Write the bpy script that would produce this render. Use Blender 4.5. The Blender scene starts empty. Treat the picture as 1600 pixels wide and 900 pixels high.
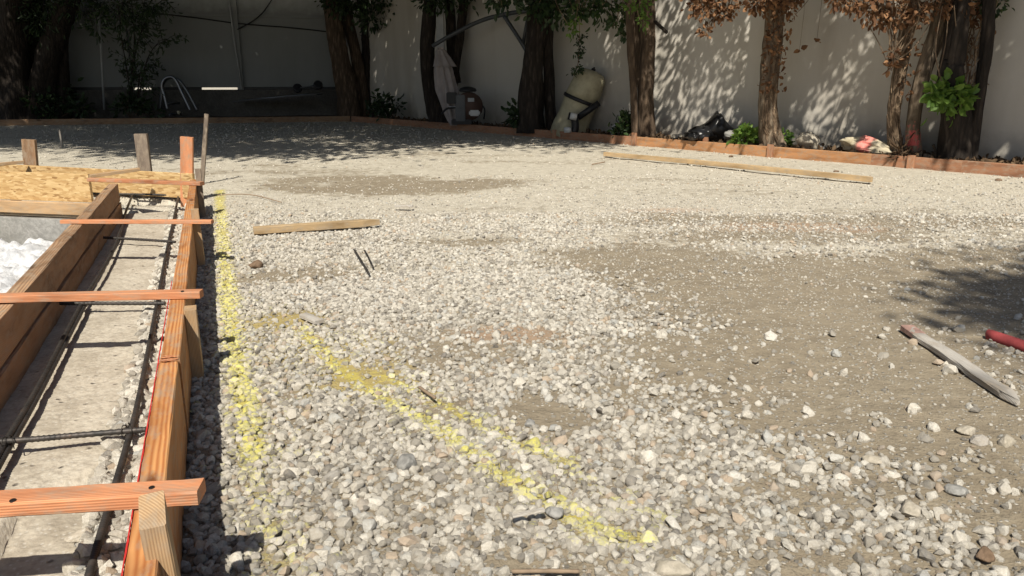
import bpy, bmesh, math, random
import numpy as np
from mathutils import Vector, Matrix
R = math.radians
rnd = random.Random(11)
RS = np.random.RandomState(5)
SC = bpy.context.scene
C = SC.collection

# ---------------------------------------------------------------- camera, sky, sun, exposure
CAM_H, PITCH, FPX = 0.75, R(15.3), 1186.0
cam_d = bpy.data.cameras.new("camera"); cam = bpy.data.objects.new("camera", cam_d); C.objects.link(cam)
cam.location = (0, 0, CAM_H); cam.rotation_euler = (math.pi/2 - PITCH, 0, 0)
cam_d.sensor_width = 36; cam_d.lens = FPX/1600*36; cam_d.clip_start = 0.02; cam_d.clip_end = 500
SC.camera = cam
SUN_EL, SUN_AZ = R(50.0), R(187.0)          # sun stands behind the camera, shadows fall away from it
w = bpy.data.worlds.new("World"); SC.world = w; w.use_nodes = True
wn = w.node_tree.nodes; wl = w.node_tree.links
for n in list(wn): wn.remove(n)
sky = wn.new('ShaderNodeTexSky'); sky.sky_type = 'NISHITA'; sky.sun_disc = False
sky.sun_elevation = SUN_EL; sky.sun_rotation = SUN_AZ; sky.dust_density = 1.5
bg = wn.new('ShaderNodeBackground'); bg.inputs[1].default_value = 0.058
wo = wn.new('ShaderNodeOutputWorld'); wl.new(sky.outputs[0], bg.inputs[0]); wl.new(bg.outputs[0], wo.inputs[0])
sd = bpy.data.lights.new("sun", 'SUN'); sd.energy = 4.6; sd.angle = R(0.53); sd.color = (1, 0.94, 0.825)
sun = bpy.data.objects.new("sun", sd); C.objects.link(sun)
S = Vector((math.sin(SUN_AZ)*math.cos(SUN_EL), math.cos(SUN_AZ)*math.cos(SUN_EL), math.sin(SUN_EL)))
sun.rotation_euler = S.to_track_quat('Z', 'Y').to_euler(); sun.location = (0, -4, 9)
SC.view_settings.view_transform = 'Standard'; SC.view_settings.look = 'None'
SC.view_settings.exposure = 0.41; SC.view_settings.gamma = 1; SC.view_settings.use_curve_mapping = False

# ---------------------------------------------------------------- measuring helpers (photo survey -> metres)
sP, cP = math.sin(PITCH), math.cos(PITCH)
def ray(px, py):
    u, v = px-800, py-450
    return np.array([u, FPX*cP - v*sP, -(FPX*sP + v*cP)])
def at(px, py, z=0.0):
    r = ray(px, py); t = (z-CAM_H)/r[2]; return Vector((r[0]*t, r[1]*t, z))
def atY(px, py, Y):
    r = ray(px, py); t = Y/r[1]; return Vector((r[0]*t, Y, CAM_H + r[2]*t))
U = Vector((-0.362, 0.932, 0)).normalized(); V = Vector((U.y, -U.x, 0))   # along / across the footing form
def fa(p): return p.x*V.x + p.y*V.y
def fu(p): return p.x*U.x + p.y*U.y
def F(a, u, z=0.0): return Vector((V.x*a + U.x*u, V.y*a + U.y*u, z))

# ---------------------------------------------------------------- noise for meshes
_tab = RS.rand(256, 256)
def vnoise(x, y, s=0):
    x = np.asarray(x, float)+s*17.31; y = np.asarray(y, float)+s*9.77
    xi = np.floor(x).astype(int); yi = np.floor(y).astype(int); fx = x-xi; fy = y-yi
    fx = fx*fx*(3-2*fx); fy = fy*fy*(3-2*fy)
    a = _tab[xi % 256, yi % 256]; b = _tab[(xi+1) % 256, yi % 256]; c = _tab[xi % 256, (yi+1) % 256]; d = _tab[(xi+1) % 256, (yi+1) % 256]
    return (a*(1-fx)+b*fx)*(1-fy)+(c*(1-fx)+d*fx)*fy
def fbm(x, y, o=4, s=0):
    r = 0; k = 1; t = 0
    for i in range(o):
        r = r + k*vnoise(x*2**i, y*2**i, s+i); t += k; k *= .5
    return r/t

# ---------------------------------------------------------------- materials
class NT:
    def __init__(s, name):
        s.m = bpy.data.materials.new(name); s.m.use_nodes = True; s.t = s.m.node_tree; s.n = s.t.nodes; s.l = s.t.links
        s.b = s.n['Principled BSDF']; s.b.inputs['Specular IOR Level'].default_value = .3
    def new(s, typ, **kw):
        nd = s.n.new(typ)
        for k, v in kw.items(): setattr(nd, k, v)
        return nd
    def sock(s, i, v):
        if hasattr(v, 'is_linked') or isinstance(v, bpy.types.NodeSocket): s.l.new(v, i)
        else: i.default_value = v
    def coord(s, kind='Object', scale=(1, 1, 1), loc=(0, 0, 0), rot=(0, 0, 0), src=None):
        m = s.new('ShaderNodeMapping'); m.inputs['Scale'].default_value = scale; m.inputs['Location'].default_value = loc; m.inputs['Rotation'].default_value = rot
        s.l.new(src if src else s.new('ShaderNodeTexCoord').outputs[kind], m.inputs['Vector']); return m.outputs[0]
    def noise(s, vec, sc=5, det=4, rough=.55, dist=0):
        n = s.new('ShaderNodeTexNoise'); s.l.new(vec, n.inputs['Vector'])
        for k, v in (('Scale', sc), ('Detail', det), ('Roughness', rough), ('Distortion', dist)): n.inputs[k].default_value = v
        return n.outputs['Fac']
    def voro(s, vec, sc=5, out='Distance', feat='F1', rnd_=1):
        n = s.new('ShaderNodeTexVoronoi', feature=feat); s.l.new(vec, n.inputs['Vector']); n.inputs['Scale'].default_value = sc; n.inputs['Randomness'].default_value = rnd_
        return n.outputs[out]
    def ramp(s, fac, stops, interp='LINEAR'):
        r = s.new('ShaderNodeValToRGB'); r.color_ramp.interpolation = interp; e = r.color_ramp.elements
        while len(e) < len(stops): e.new(.5)
        for k, (p, c) in enumerate(stops):
            e[k].position = p; c = (c, c, c) if isinstance(c, (int, float)) else c; e[k].color = (*c, 1)
        s.l.new(fac, r.inputs[0]); return r.outputs[0]
    def mix(s, f, a, b, mode='MIX'):
        n = s.new('ShaderNodeMix', data_type='RGBA', blend_type=mode); s.sock(n.inputs[0], f)
        for i, v in ((6, a), (7, b)):
            if isinstance(v, tuple): v = (*v[:3], 1)
            s.sock(n.inputs[i], v)
        return n.outputs[2]
    def math(s, op, a, b=0.0, c=None):
        n = s.new('ShaderNodeMath', operation=op); s.sock(n.inputs[0], a); s.sock(n.inputs[1], b)
        if c is not None: s.sock(n.inputs[2], c)
        return n.outputs[0]
    def attr(s, name, typ='GEOMETRY', out='Fac'):
        n = s.new('ShaderNodeAttribute', attribute_name=name, attribute_type=typ); return n.outputs[out]
    def bump(s, h, st=.3, dist=.01, prev=None):
        n = s.new('ShaderNodeBump'); n.inputs['Strength'].default_value = st; n.inputs['Distance'].default_value = dist
        s.l.new(h, n.inputs['Height'])
        if prev: s.l.new(prev, n.inputs['Normal'])
        return n.outputs[0]
    def fin(s, col=None, rough=.8, nor=None, metal=0):
        if col is not None:
            if isinstance(col, tuple): col = (*col[:3], 1)
            s.sock(s.b.inputs['Base Color'], col)
        s.sock(s.b.inputs['Roughness'], rough); s.b.inputs['Metallic'].default_value = metal
        if nor: s.l.new(nor, s.b.inputs['Normal'])
        return s.m

def wood(name, light, dark, tint=.25, weather=0.0, seed=0):
    """sawn lumber, long axis = local X; rings round a pith beside the board give stripes on the faces and arcs on the ends"""
    t = NT(name); oi = t.new('ShaderNodeObjectInfo'); tc = t.new('ShaderNodeTexCoord').outputs['Object']
    off = t.new('ShaderNodeVectorMath', operation='SCALE'); cx = t.new('ShaderNodeCombineXYZ'); t.l.new(oi.outputs['Random'], cx.inputs[0]); t.l.new(oi.outputs['Random'], cx.inputs[1]); t.l.new(cx.outputs[0], off.inputs[0]); off.inputs['Scale'].default_value = .06
    ad = t.new('ShaderNodeVectorMath', operation='ADD'); t.l.new(tc, ad.inputs[0]); t.l.new(off.outputs[0], ad.inputs[1])
    v = t.coord(scale=(.10, 1, 1), loc=(seed*.7, .012+.01*seed, .05), src=ad.outputs[0])
    wv = t.new('ShaderNodeTexWave', wave_type='RINGS', rings_direction='X'); t.l.new(v, wv.inputs['Vector'])
    for k, q in (('Scale', 105), ('Distortion', 1.6), ('Detail', 3), ('Detail Scale', .3)): wv.inputs[k].default_value = q
    fine = t.noise(t.coord(scale=(6, 260, 260), src=ad.outputs[0]), 1, 4, .7)
    blot = t.noise(t.coord(scale=(2.2, 9, 9), src=ad.outputs[0]), 1.6, 4, .6, .6)
    g = t.math('MULTIPLY_ADD', fine, .45, t.math('MULTIPLY', wv.outputs['Fac'], .55))
    col = t.ramp(g, [(.2, light), (.55, tuple((a+b)/2 for a, b in zip(light, dark))), (.78, dark)])
    col = t.mix(t.ramp(blot, [(.42, 0), (.75, 1)]), col, tuple(c*.62 for c in dark))
    # knots
    kn = t.voro(t.coord(scale=(2.4, 9, 9), src=ad.outputs[0]), 1.0)
    col = t.mix(t.ramp(kn, [(.07, 1), (.13, 0)]), col, tuple(c*.4 for c in dark))
    hs = t.new('ShaderNodeHueSaturation'); hs.inputs['Saturation'].default_value = 1-weather
    t.l.new(t.math('MULTIPLY_ADD', oi.outputs['Random'], tint, 1-tint/2), hs.inputs['Value']); t.l.new(col, hs.inputs['Color'])
    grime = t.noise(t.coord(scale=(6, 14, 14), src=ad.outputs[0]), 3, 5, .7)
    c2 = t.mix(t.ramp(grime, [(.47, 0), (.72, .8)]), hs.outputs[0], (.33, .27, .20))
    return t.fin(c2, .78, t.bump(g, .35, .002, t.bump(grime, .2, .003)))

M = {}
M['fir_orange'] = wood('fir_orange', (.60, .30, .115), (.40, .145, .045))
M['fir_red'] = wood('fir_red', (.62, .29, .145), (.46, .175, .08), seed=1)
M['fir_tan'] = wood('fir_tan', (.50, .34, .19), (.34, .21, .11), seed=2)
M['fir_grey'] = wood('fir_grey', (.25, .19, .135), (.15, .11, .08), weather=.15, seed=3)
M['fir_pale'] = wood('fir_pale', (.58, .43, .25), (.42, .28, .14), seed=4)
M['fir_brown'] = wood('fir_brown', (.44, .26, .135), (.24, .135, .07), seed=5, weather=.05)
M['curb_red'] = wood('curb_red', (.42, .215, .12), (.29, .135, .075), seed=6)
M['curb_lit'] = wood('curb_lit', (.58, .30, .135), (.40, .19, .085), seed=8)  # sunlit copy of the curb wood, brightness put into the colour
M['weathered'] = wood('weathered', (.58, .54, .46), (.30, .26, .215), weather=.3, seed=7)

def mk_osb():
    t = NT('osb'); cols = []
    for k, (rz, sc) in enumerate(((.25, (22, 95, 95)), (-.7, (22, 85, 85)), (1.1, (24, 90, 90)))):
        cols.append(t.new('ShaderNodeTexVoronoi')); t.l.new(t.coord(scale=sc, rot=(0, rz, 0), loc=(k*3.1, k, k*.7)), cols[-1].inputs['Vector']); cols[-1].inputs['Scale'].default_value = 1
    sx = [t.new('ShaderNodeSeparateColor') for _ in cols]
    for a, b in zip(cols, sx): t.l.new(a.outputs['Color'], b.inputs[0])
    pick = t.math('GREATER_THAN', sx[0].outputs[2], .45)
    v = t.mix(pick, sx[1].outputs[0], sx[0].outputs[0])
    v = t.mix(t.math('GREATER_THAN', sx[2].outputs[1], .7), v, sx[2].outputs[0])
    c = t.ramp(v, [(0, (.26, .145, .055)), (.14, (.42, .26, .11)), (.5, (.48, .315, .14)), (1, (.60, .43, .22))])
    return t.fin(c, .7, t.bump(v, .5, .002))
M['osb'] = mk_osb()

def mk_concrete():
    t = NT('old_concrete'); v = t.coord()
    a = t.noise(v, 7, 6, .65); b = t.noise(v, 55, 5, .7); agg = t.voro(v, 85)
    c = t.ramp(a, [(.3, (.33, .285, .22)), (.5, (.46, .41, .33)), (.7, (.55, .50, .41))])
    c = t.mix(t.ramp(b, [(.35, .55), (.55, 0)]), c, (.24, .20, .155))
    c = t.mix(t.ramp(agg, [(.12, .6), (.3, 0)]), c, (.55, .52, .46))
    pit = t.voro(v, 22)
    c = t.mix(t.ramp(pit, [(.05, .8), (.13, 0)]), c, (.13, .11, .09))
    n = t.bump(b, .6, .004, t.bump(agg, .5, .003)); n = t.bump(t.ramp(pit, [(.05, 0), (.16, 1)]), .8, .006, n)
    return t.fin(c, .92, n)
M['concrete'] = mk_concrete()

def mk_ground():
    t = NT('dirt_and_fines'); v = t.coord()
    pale = t.attr('pale'); pt = t.attr('paint'); oc = t.attr('ochre'); rd = t.attr('redd')
    big = t.noise(v, 1.3, 5, .6); med = t.noise(v, 14, 6, .7); fin = t.noise(v, 130, 5, .75)
    peb = t.voro(v, 95); peb2 = t.voro(v, 210)
    pc = t.new('ShaderNodeTexVoronoi'); t.l.new(v, pc.inputs['Vector']); pc.inputs['Scale'].default_value = 95
    dirt = t.ramp(med, [(.3, (.195, .16, .112)), (.55, (.28, .233, .165)), (.75, (.35, .30, .22))])
    dirt = t.mix(t.ramp(big, [(.35, 0), (.7, .6)]), dirt, (.31, .262, .19))
    fines = t.ramp(med, [(.3, (.40, .36, .285)), (.5, (.53, .485, .395)), (.72, (.62, .575, .48))])
    f = t.math('ADD', pale, t.math('MULTIPLY_ADD', med, 1.1, -.55)); f = t.ramp(f, [(.3, 0), (.62, 1)])
    col = t.mix(f, dirt, fines)
    sc_ = t.new('ShaderNodeSeparateColor'); t.l.new(pc.outputs['Color'], sc_.inputs[0])
    isp = t.math('MULTIPLY', t.math('GREATER_THAN', t.math('ADD', sc_.outputs[0], t.math('MULTIPLY', f, .35)), .80), t.ramp(peb, [(.30, 1), (.42, 0)]))
    col = t.mix(isp, col, t.ramp(sc_.outputs[1], [(0, (.36, .33, .28)), (1, (.66, .62, .54))]))
    col = t.mix(t.ramp(fin, [(.3, .5), (.5, 0)]), col, (.16, .125, .085))
    rough_n = t.noise(v, 38, 5, .7)
    col = t.mix(t.ramp(t.math('ADD', rd, t.math('MULTIPLY_ADD', rough_n, 1, -.5)), [(.3, 0), (1.0, .45)]), col, (.46, .29, .19))
    col = t.mix(t.ramp(t.math('ADD', oc, t.math('MULTIPLY_ADD', rough_n, .9, -.45)), [(.2, 0), (.95, .8)]), col, (.42, .33, .12))
    col = t.mix(t.ramp(t.math('ADD', pt, t.math('MULTIPLY_ADD', rough_n, 1.2, -.6)), [(.4, 0), (.85, .75)]), col, (.56, .48, .10))
    n = t.bump(fin, .8, .004, t.bump(med, .8, .022)); n = t.bump(t.math('MULTIPLY', isp, t.math('SUBTRACT', .45, peb)), .9, .012, n)
    n = t.bump(peb2, .35, .003, n)
    return t.fin(col, .95, n)
M['ground'] = mk_ground()

def mk_stone():
    t = NT('crushed_stone'); v = t.coord('Object')
    h = t.attr('tint', 'INSTANCER'); p = t.attr('pnt', 'INSTANCER'); v2 = t.coord('Object', scale=(1, 1, 1))
    a = t.noise(v2, 2.2, 5, .65); b = t.noise(v2, 9, 4, .7)
    c = t.ramp(h, [(0, (.17, .16, .15)), (.14, (.29, .27, .235)), (.32, (.46, .43, .375)), (.6, (.57, .535, .465)), (.85, (.70, .665, .59)), (.93, (.40, .41, .40)), (.965, (.43, .33, .24)), (1, (.50, .40, .30))])
    c = t.mix(t.ramp(a, [(.35, .55), (.62, .04)]), c, (.34, .295, .225))
    c = t.mix(t.ramp(b, [(.55, 0), (.72, .5)]), c, (.66, .63, .56))
    g = t.new('ShaderNodeNewGeometry'); sp = t.new('ShaderNodeSeparateXYZ'); t.l.new(g.outputs['Normal'], sp.inputs[0])
    up = t.math('MULTIPLY_ADD', sp.outputs[2], .5, t.math('MULTIPLY_ADD', a, 1.0, -.9))
    wn = t.new('ShaderNodeTexNoise'); wn.inputs['Scale'].default_value = 160; wn.inputs['Detail'].default_value = 4; t.l.new(g.outputs['Position'], wn.inputs['Vector'])
    pm = t.ramp(t.math('ADD', t.math('ADD', p, up), t.math('MULTIPLY_ADD', wn.outputs['Fac'], 1.0, -.5)), [(.35, 0), (1.0, .88)])
    pm = t.math('MULTIPLY', pm, t.math('GREATER_THAN', p, .05))
    c = t.mix(pm, c, (.68, .63, .13))
    return t.fin(c, .9, t.bump(b, .8, .0015, t.bump(a, .8, .003)))
M['stone'] = mk_stone()

def mk_rock(name, c0, c1, sc=14):
    t = NT(name); v = t.coord(); a = t.noise(v, sc, 6, .65); b = t.noise(v, sc*6, 4, .7)
    return t.fin(t.mix(t.ramp(b, [(.4, .4), (.6, 0)]), t.ramp(a, [(.3, c0), (.7, c1)]), tuple(x*.6 for x in c0)), .9, t.bump(b, .5, .01, t.bump(a, .4, .02)))
M['rock'] = mk_rock('pale_rock', (.34, .30, .23), (.54, .49, .41))
M['rendergrey'] = mk_rock('grey_concrete_face', (.22, .215, .20), (.36, .35, .33), 6)
M['greyrock'] = mk_rock('grey_rock', (.22, .215, .20), (.38, .37, .345))
M['clod'] = mk_rock('brown_clod', (.14, .09, .055), (.26, .18, .12))
M['soil'] = mk_rock('bed_soil', (.07, .05, .035), (.15, .11, .075), 5)
M['plaster'] = mk_rock('white_plaster', (.42, .43, .45), (.80, .80, .80), 10)

def mk_wall(name, base, stain, stain_shade):
    t = NT(name); v = t.coord('Object'); a = t.noise(v, .7, 5, .6); b = t.noise(t.coord('Object', scale=(1.1, 1.1, .25)), 1.1, 6, .6); f = t.noise(v, 90, 4, .6); m_ = t.noise(v, 6, 5, .6)
    c = t.mix(t.ramp(a, [(.35, 0), (.75, .6)]), base, stain)
    c = t.mix(t.ramp(b, [(.45, 0), (.72, .75)]), c, stain_shade)  # tall columns: stains and wall shadow bands both put into the colour
    z = t.new('ShaderNodeSeparateXYZ'); t.l.new(t.new('ShaderNodeTexCoord').outputs['Object'], z.inputs[0])
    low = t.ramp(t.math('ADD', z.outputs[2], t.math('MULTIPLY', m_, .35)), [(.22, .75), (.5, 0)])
    c = t.mix(low, c, tuple(x*.55 for x in stain_shade))
    return t.fin(c, .9, t.bump(f, .25, .004, t.bump(m_, .15, .015)))
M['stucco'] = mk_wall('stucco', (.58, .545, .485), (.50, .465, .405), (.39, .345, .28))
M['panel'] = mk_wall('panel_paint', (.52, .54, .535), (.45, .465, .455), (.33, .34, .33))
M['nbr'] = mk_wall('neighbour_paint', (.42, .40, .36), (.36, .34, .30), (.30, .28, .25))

def mk_bark(name, c0, c1, c2=None):
    t = NT(name); v = t.coord('Object', scale=(1, 1, .22)); a = t.noise(v, 22, 6, .7, .8); b = t.noise(v, 5, 4, .6); cr = t.voro(t.coord('Object', scale=(1, 1, .2)), 26)
    c = t.mix(t.ramp(cr, [(.0, .0), (.55, .75)]), t.ramp(a, [(.35, c0), (.6, c1)]), tuple(x*.45 for x in c0))
    if c2: c = t.mix(t.ramp(b, [(.45, 0), (.65, .8)]), c, c2)
    return t.fin(c, .92, t.bump(a, 1, .025, t.bump(cr, .8, .02)))
M['bark'] = mk_bark('brown_bark', (.10, .068, .045), (.24, .17, .115))
M['bark_pale'] = mk_bark('pale_bark', (.13, .095, .065), (.44, .35, .25), (.28, .21, .15))
M['bark_dark'] = mk_bark('dark_bark', (.032, .025, .02), (.085, .065, .05))
M['dryvine'] = mk_bark('dry_vine', (.17, .11, .07), (.48, .36, .24))

def mk_leaf(name, c0, c1, tr=.35, rough=.5, spec=.4):
    t = NT(name); oi = t.new('ShaderNodeNewGeometry').outputs['Random Per Island']; c = t.ramp(oi, [(0, c0), (1, c1)])
    t.fin(c, rough); t.b.inputs['Specular IOR Level'].default_value = spec
    tl = t.new('ShaderNodeBsdfTranslucent'); t.l.new(c, tl.inputs[0]); mx = t.new('ShaderNodeMixShader'); mx.inputs[0].default_value = tr
    out = t.n['Material Output']; t.l.new(t.b.outputs[0], mx.inputs[1]); t.l.new(tl.outputs[0], mx.inputs[2]); t.l.new(mx.outputs[0], out.inputs[0]); return t.m
M['leaf'] = mk_leaf('green_leaf', (.022, .045, .015), (.06, .10, .028), .18)
M['leaf_dark'] = mk_leaf('dark_leaf', (.018, .035, .014), (.04, .07, .022), .08)
M['leaf_bright'] = mk_leaf('bright_leaf', (.085, .17, .03), (.20, .31, .06), .35)
M['leaf_brown'] = mk_leaf('dried_leaf', (.10, .05, .028), (.30, .165, .085), .2, .8, .1)
M['litter'] = mk_leaf('leaf_litter', (.07, .045, .028), (.17, .115, .07), .05, .9, .1)

def simple(name, col, rough=.5, metal=0, var=.25, sc=9, bump=.0):
    t = NT(name); v = t.coord(); a = t.noise(v, sc, 5, .65)
    c = t.mix(t.ramp(a, [(.35, 0), (.75, 1)]), col, tuple(max(0, x*(1-var)) for x in col))
    return t.fin(c, rough, t.bump(a, bump, .01) if bump else None, metal)
def mk_rebar():
    t = NT('rebar_steel'); v = t.coord(); a = t.noise(v, 40, 4, .7)
    return t.fin(t.ramp(a, [(.35, (.045, .043, .042)), (.6, (.085, .075, .068)), (.8, (.16, .10, .07))]), .55, t.bump(a, .3, .002), .55)
M['rebar'] = mk_rebar()
M['wire'] = simple('tie_wire', (.05, .045, .04), .5, .6)
M['chalk'] = simple('red_chalk', (.55, .03, .025), .9, 0, .3, 60)
M['nail'] = simple('nail_steel', (.08, .07, .065), .4, .8)
M['twig'] = simple('twig_wood', (.30, .22, .15), .85, 0, .4, 30)
M['tank'] = simple('fibreglass_beige', (.44, .40, .27), .6, 0, .4, 9)
M['blackplastic'] = simple('black_plastic', (.022, .022, .024), .4, 0, .3)
M['bag'] = simple('black_bag_film', (.012, .012, .013), .28, 0, .3, 12, .3)
M['white'] = simple('white_plastic', (.62, .62, .60), .5, 0, .25, 12)
M['canvas'] = simple('pinkish_canvas', (.40, .35, .33), .9, 0, .25, 8)
M['greypaint'] = simple('dark_grey_paint', (.09, .095, .10), .4, .3)
M['postpaint'] = simple('pale_post_paint', (.42, .43, .43), .5)
M['steel'] = simple('stainless', (.25, .26, .28), .4, 1, .3)
M['copper'] = simple('copper_coil', (.10, .06, .045), .6, .2)
M['redpipe'] = simple('red_pipe', (.40, .075, .075), .8, 0, .4, 25)
M['redpaint'] = simple('red_marking', (.46, .29, .24), .9, 0, .5, 60)
M['retain'] = mk_rock('retaining_block', (.085, .08, .072), (.15, .14, .125), 5)
M['grimy'] = simple('grimy_plate', (.09, .09, .09), .6, .1, .4)
M['cable'] = simple('black_cable', (.02, .02, .02), .6)

def mk_cloth():
    t = NT('rumpled_sheet'); v = t.coord(); a = t.noise(v, 2.2, 3, .5); b = t.noise(v, 14, 5, .6)
    sx = t.new('ShaderNodeSeparateXYZ'); t.l.new(t.new('ShaderNodeTexCoord').outputs['Object'], sx.inputs[0])
    band = t.ramp(t.math('ABSOLUTE', t.math('ADD', sx.outputs[0], t.math('MULTIPLY_ADD', b, .12, .0))), [(.035, 1), (.085, 0)])
    c = t.ramp(b, [(.3, (.34, .29, .19)), (.6, (.52, .46, .34))])
    return t.fin(t.mix(band, c, (.72, .25, .21)), .8, t.bump(b, .4, .01))
M['sheet'] = mk_cloth()

# ---------------------------------------------------------------- object helpers
def tag(o, label=None, cat=None, group=None, kind=None):
    if label: o['label'] = label
    if cat: o['category'] = cat
    if group: o['group'] = group
    if kind: o['kind'] = kind
    return o
def link(name, me, mat=None, parent=None, loc=None, rot=None):
    o = bpy.data.objects.new(name, me); C.objects.link(o)
    if mat is not None and me is not None:
        for m_ in (mat if isinstance(mat, (list, tuple)) else [mat]): me.materials.append(m_)
    if parent: o.parent = parent
    if loc is not None: o.location = loc
    if rot is not None: o.rotation_euler = rot
    return o
def empty(name, loc, label, cat, group=None):
    o = bpy.data.objects.new(name, None); C.objects.link(o); o.location = loc; o.empty_display_size = .1
    return tag(o, label, cat, group)
def mesh(name, vs, fs, smooth=False):
    me = bpy.data.meshes.new(name); me.from_pydata([tuple(v) for v in vs], [], fs); me.update()
    if smooth: me.polygons.foreach_set('use_smooth', [True]*len(me.polygons))
    return me
def npmesh(name, vs, quads, smooth=False):
    me = bpy.data.meshes.new(name); vs = np.asarray(vs, np.float32); q = np.asarray(quads, np.int32); k = q.shape[1]
    me.vertices.add(len(vs)); me.vertices.foreach_set('co', vs.ravel())
    me.loops.add(q.size); me.loops.foreach_set('vertex_index', q.ravel())
    me.polygons.add(len(q)); me.polygons.foreach_set('loop_start', np.arange(0, q.size, k, dtype=np.int32)); me.polygons.foreach_set('loop_total', np.full(len(q), k, np.int32))
    if smooth: me.polygons.foreach_set('use_smooth', np.ones(len(q), bool))
    me.update(calc_edges=True); me.validate(); return me

def lumber(name, p0, p1, wid, thk, mat, label=None, cat='board', group=None, parent=None, side=None, bend=0.0, tip=0.0, rough=.0012, seg=10, slant=0.0):
    """a sawn board from p0 to p1 (centre line of its section); side = direction of the width; local X runs along it"""
    p0, p1 = Vector(p0), Vector(p1); d = p1-p0; L = d.length; x = d.normalized()
    s = Vector(side) if side is not None else Vector((0, 0, 1)).cross(x)
    s = (s - x*s.dot(x)).normalized(); z = x.cross(s)
    bm = bmesh.new(); b = min(.0022, thk*.12, wid*.12); rings = []
    hw, ht = wid/2, thk/2
    prof = [(-hw+b, -ht), (hw-b, -ht), (hw, -ht+b), (hw, ht-b), (hw-b, ht), (-hw+b, ht), (-hw, ht-b), (-hw, -ht+b)]
    ts = [i/seg for i in range(seg+1)]
    if tip: ts = [t for t in ts if t*L < L-tip] + [(L-tip)/L, 1.0]
    for t in ts:
        k = 1.0
        if tip and t == 1.0: k = .18
        zz = bend*math.sin(math.pi*t)
        rings.append([bm.verts.new((t*L + rnd.uniform(-1, 1)*rough*.3, q*k + rnd.uniform(-1, 1)*rough*.5, r*(k if k == 1 else .8)+zz+rnd.uniform(-1, 1)*rough*.5)) for q, r in prof])
    if slant:
        for v_ in rings[-1]: v_.co.x += slant*(v_.co.z/ht)*(1 if z.y > 0 else -1)
    for a, c in zip(rings, rings[1:]):
        for i in range(8): bm.faces.new((a[i], a[(i+1) % 8], c[(i+1) % 8], c[i]))
    bm.faces.new(rings[0][::-1]); bm.faces.new(rings[-1])
    bm.normal_update(); me = bpy.data.meshes.new(name); bm.to_mesh(me); bm.free()
    o = link(name, me, mat, parent)
    o.matrix_world = Matrix(((x.x, s.x, z.x, p0.x), (x.y, s.y, z.y, p0.y), (x.z, s.z, z.z, p0.z), (0, 0, 0, 1)))
    if parent: o.matrix_parent_inverse = parent.matrix_world.inverted() if False else Matrix.Translation(-parent.location)
    if not parent: tag(o, label, cat, group)
    return o

def tube_geo(pts, rad, seg=8, vs=None, fs=None, jit=0.0, squash=None):
    if vs is None: vs, fs = [], []
    pts = [Vector(p) for p in pts]; base = len(vs); n = len(pts); ref = None
    for i, p in enumerate(pts):
        t = (pts[min(i+1, n-1)]-pts[max(i-1, 0)]).normalized()
        if ref is None:
            ref = t.orthogonal().normalized()
        ref = (ref - t*ref.dot(t)).normalized(); b = t.cross(ref)
        r = rad[i] if isinstance(rad, (list, tuple)) else rad
        for k in range(seg):
            a = 2*math.pi*k/seg; q = r*(1+jit*(rnd.random()-.5))
            vs.append(p + ref*math.cos(a)*q + b*math.sin(a)*q)
    for i in range(n-1):
        for k in range(seg):
            fs.append((base+i*seg+k, base+i*seg+(k+1) % seg, base+(i+1)*seg+(k+1) % seg, base+(i+1)*seg+k))
    fs.append(tuple(base+k for k in range(seg))[::-1]); fs.append(tuple(base+(n-1)*seg+k for k in range(seg)))
    return vs, fs
def tube(name, pts, rad, mat, parent=None, seg=10, jit=0.0, smooth=True, label=None, cat=None, group=None):
    vs, fs = tube_geo(pts, rad, seg, jit=jit)
    org = Vector(parent.location) if parent else Vector(pts[0])
    o = link(name, mesh(name, [v-org for v in vs], fs, smooth), mat, parent, None if parent else org)
    if label: tag(o, label, cat, group)
    return o
def smooth_path(pts, n):
    pts = [Vector(p) for p in pts]; out = []; m = len(pts)-1
    for i in range(n+1):
        t = i/n*m; k = min(int(t), m-1); f = t-k
        p0, p1, p2, p3 = pts[max(k-1, 0)], pts[k], pts[k+1], pts[min(k+2, m)]
        out.append(.5*((2*p1)+(p2-p0)*f+(2*p0-5*p1+4*p2-p3)*f*f+(3*p1-p0-3*p2+p3)*f**3))
    return out
def boxgeo(bm, c, s, rot=None):
    m = Matrix.Translation(Vector(c)) @ (rot.to_4x4() if rot else Matrix()) @ Matrix.Diagonal((*s, 1))
    return bmesh.ops.create_cube(bm, size=1, matrix=m)['verts']
def bmobj(name, bm, mat, parent=None, loc=None, smooth=False, bevel=0, sub=0):
    if bevel: bmesh.ops.bevel(bm, geom=bm.edges[:], offset=bevel, segments=2, affect='EDGES')
    bm.normal_update(); me = bpy.data.meshes.new(name); bm.to_mesh(me); bm.free()
    if smooth: me.polygons.foreach_set('use_smooth', [True]*len(me.polygons))
    return link(name, me, mat, parent, loc)
def box(name, c, s, mat, parent=None, bevel=.004, rot=None, loc=None):
    bm = bmesh.new(); boxgeo(bm, c, s, rot); return bmobj(name, bm, mat, parent, loc, bevel=bevel)
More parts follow.
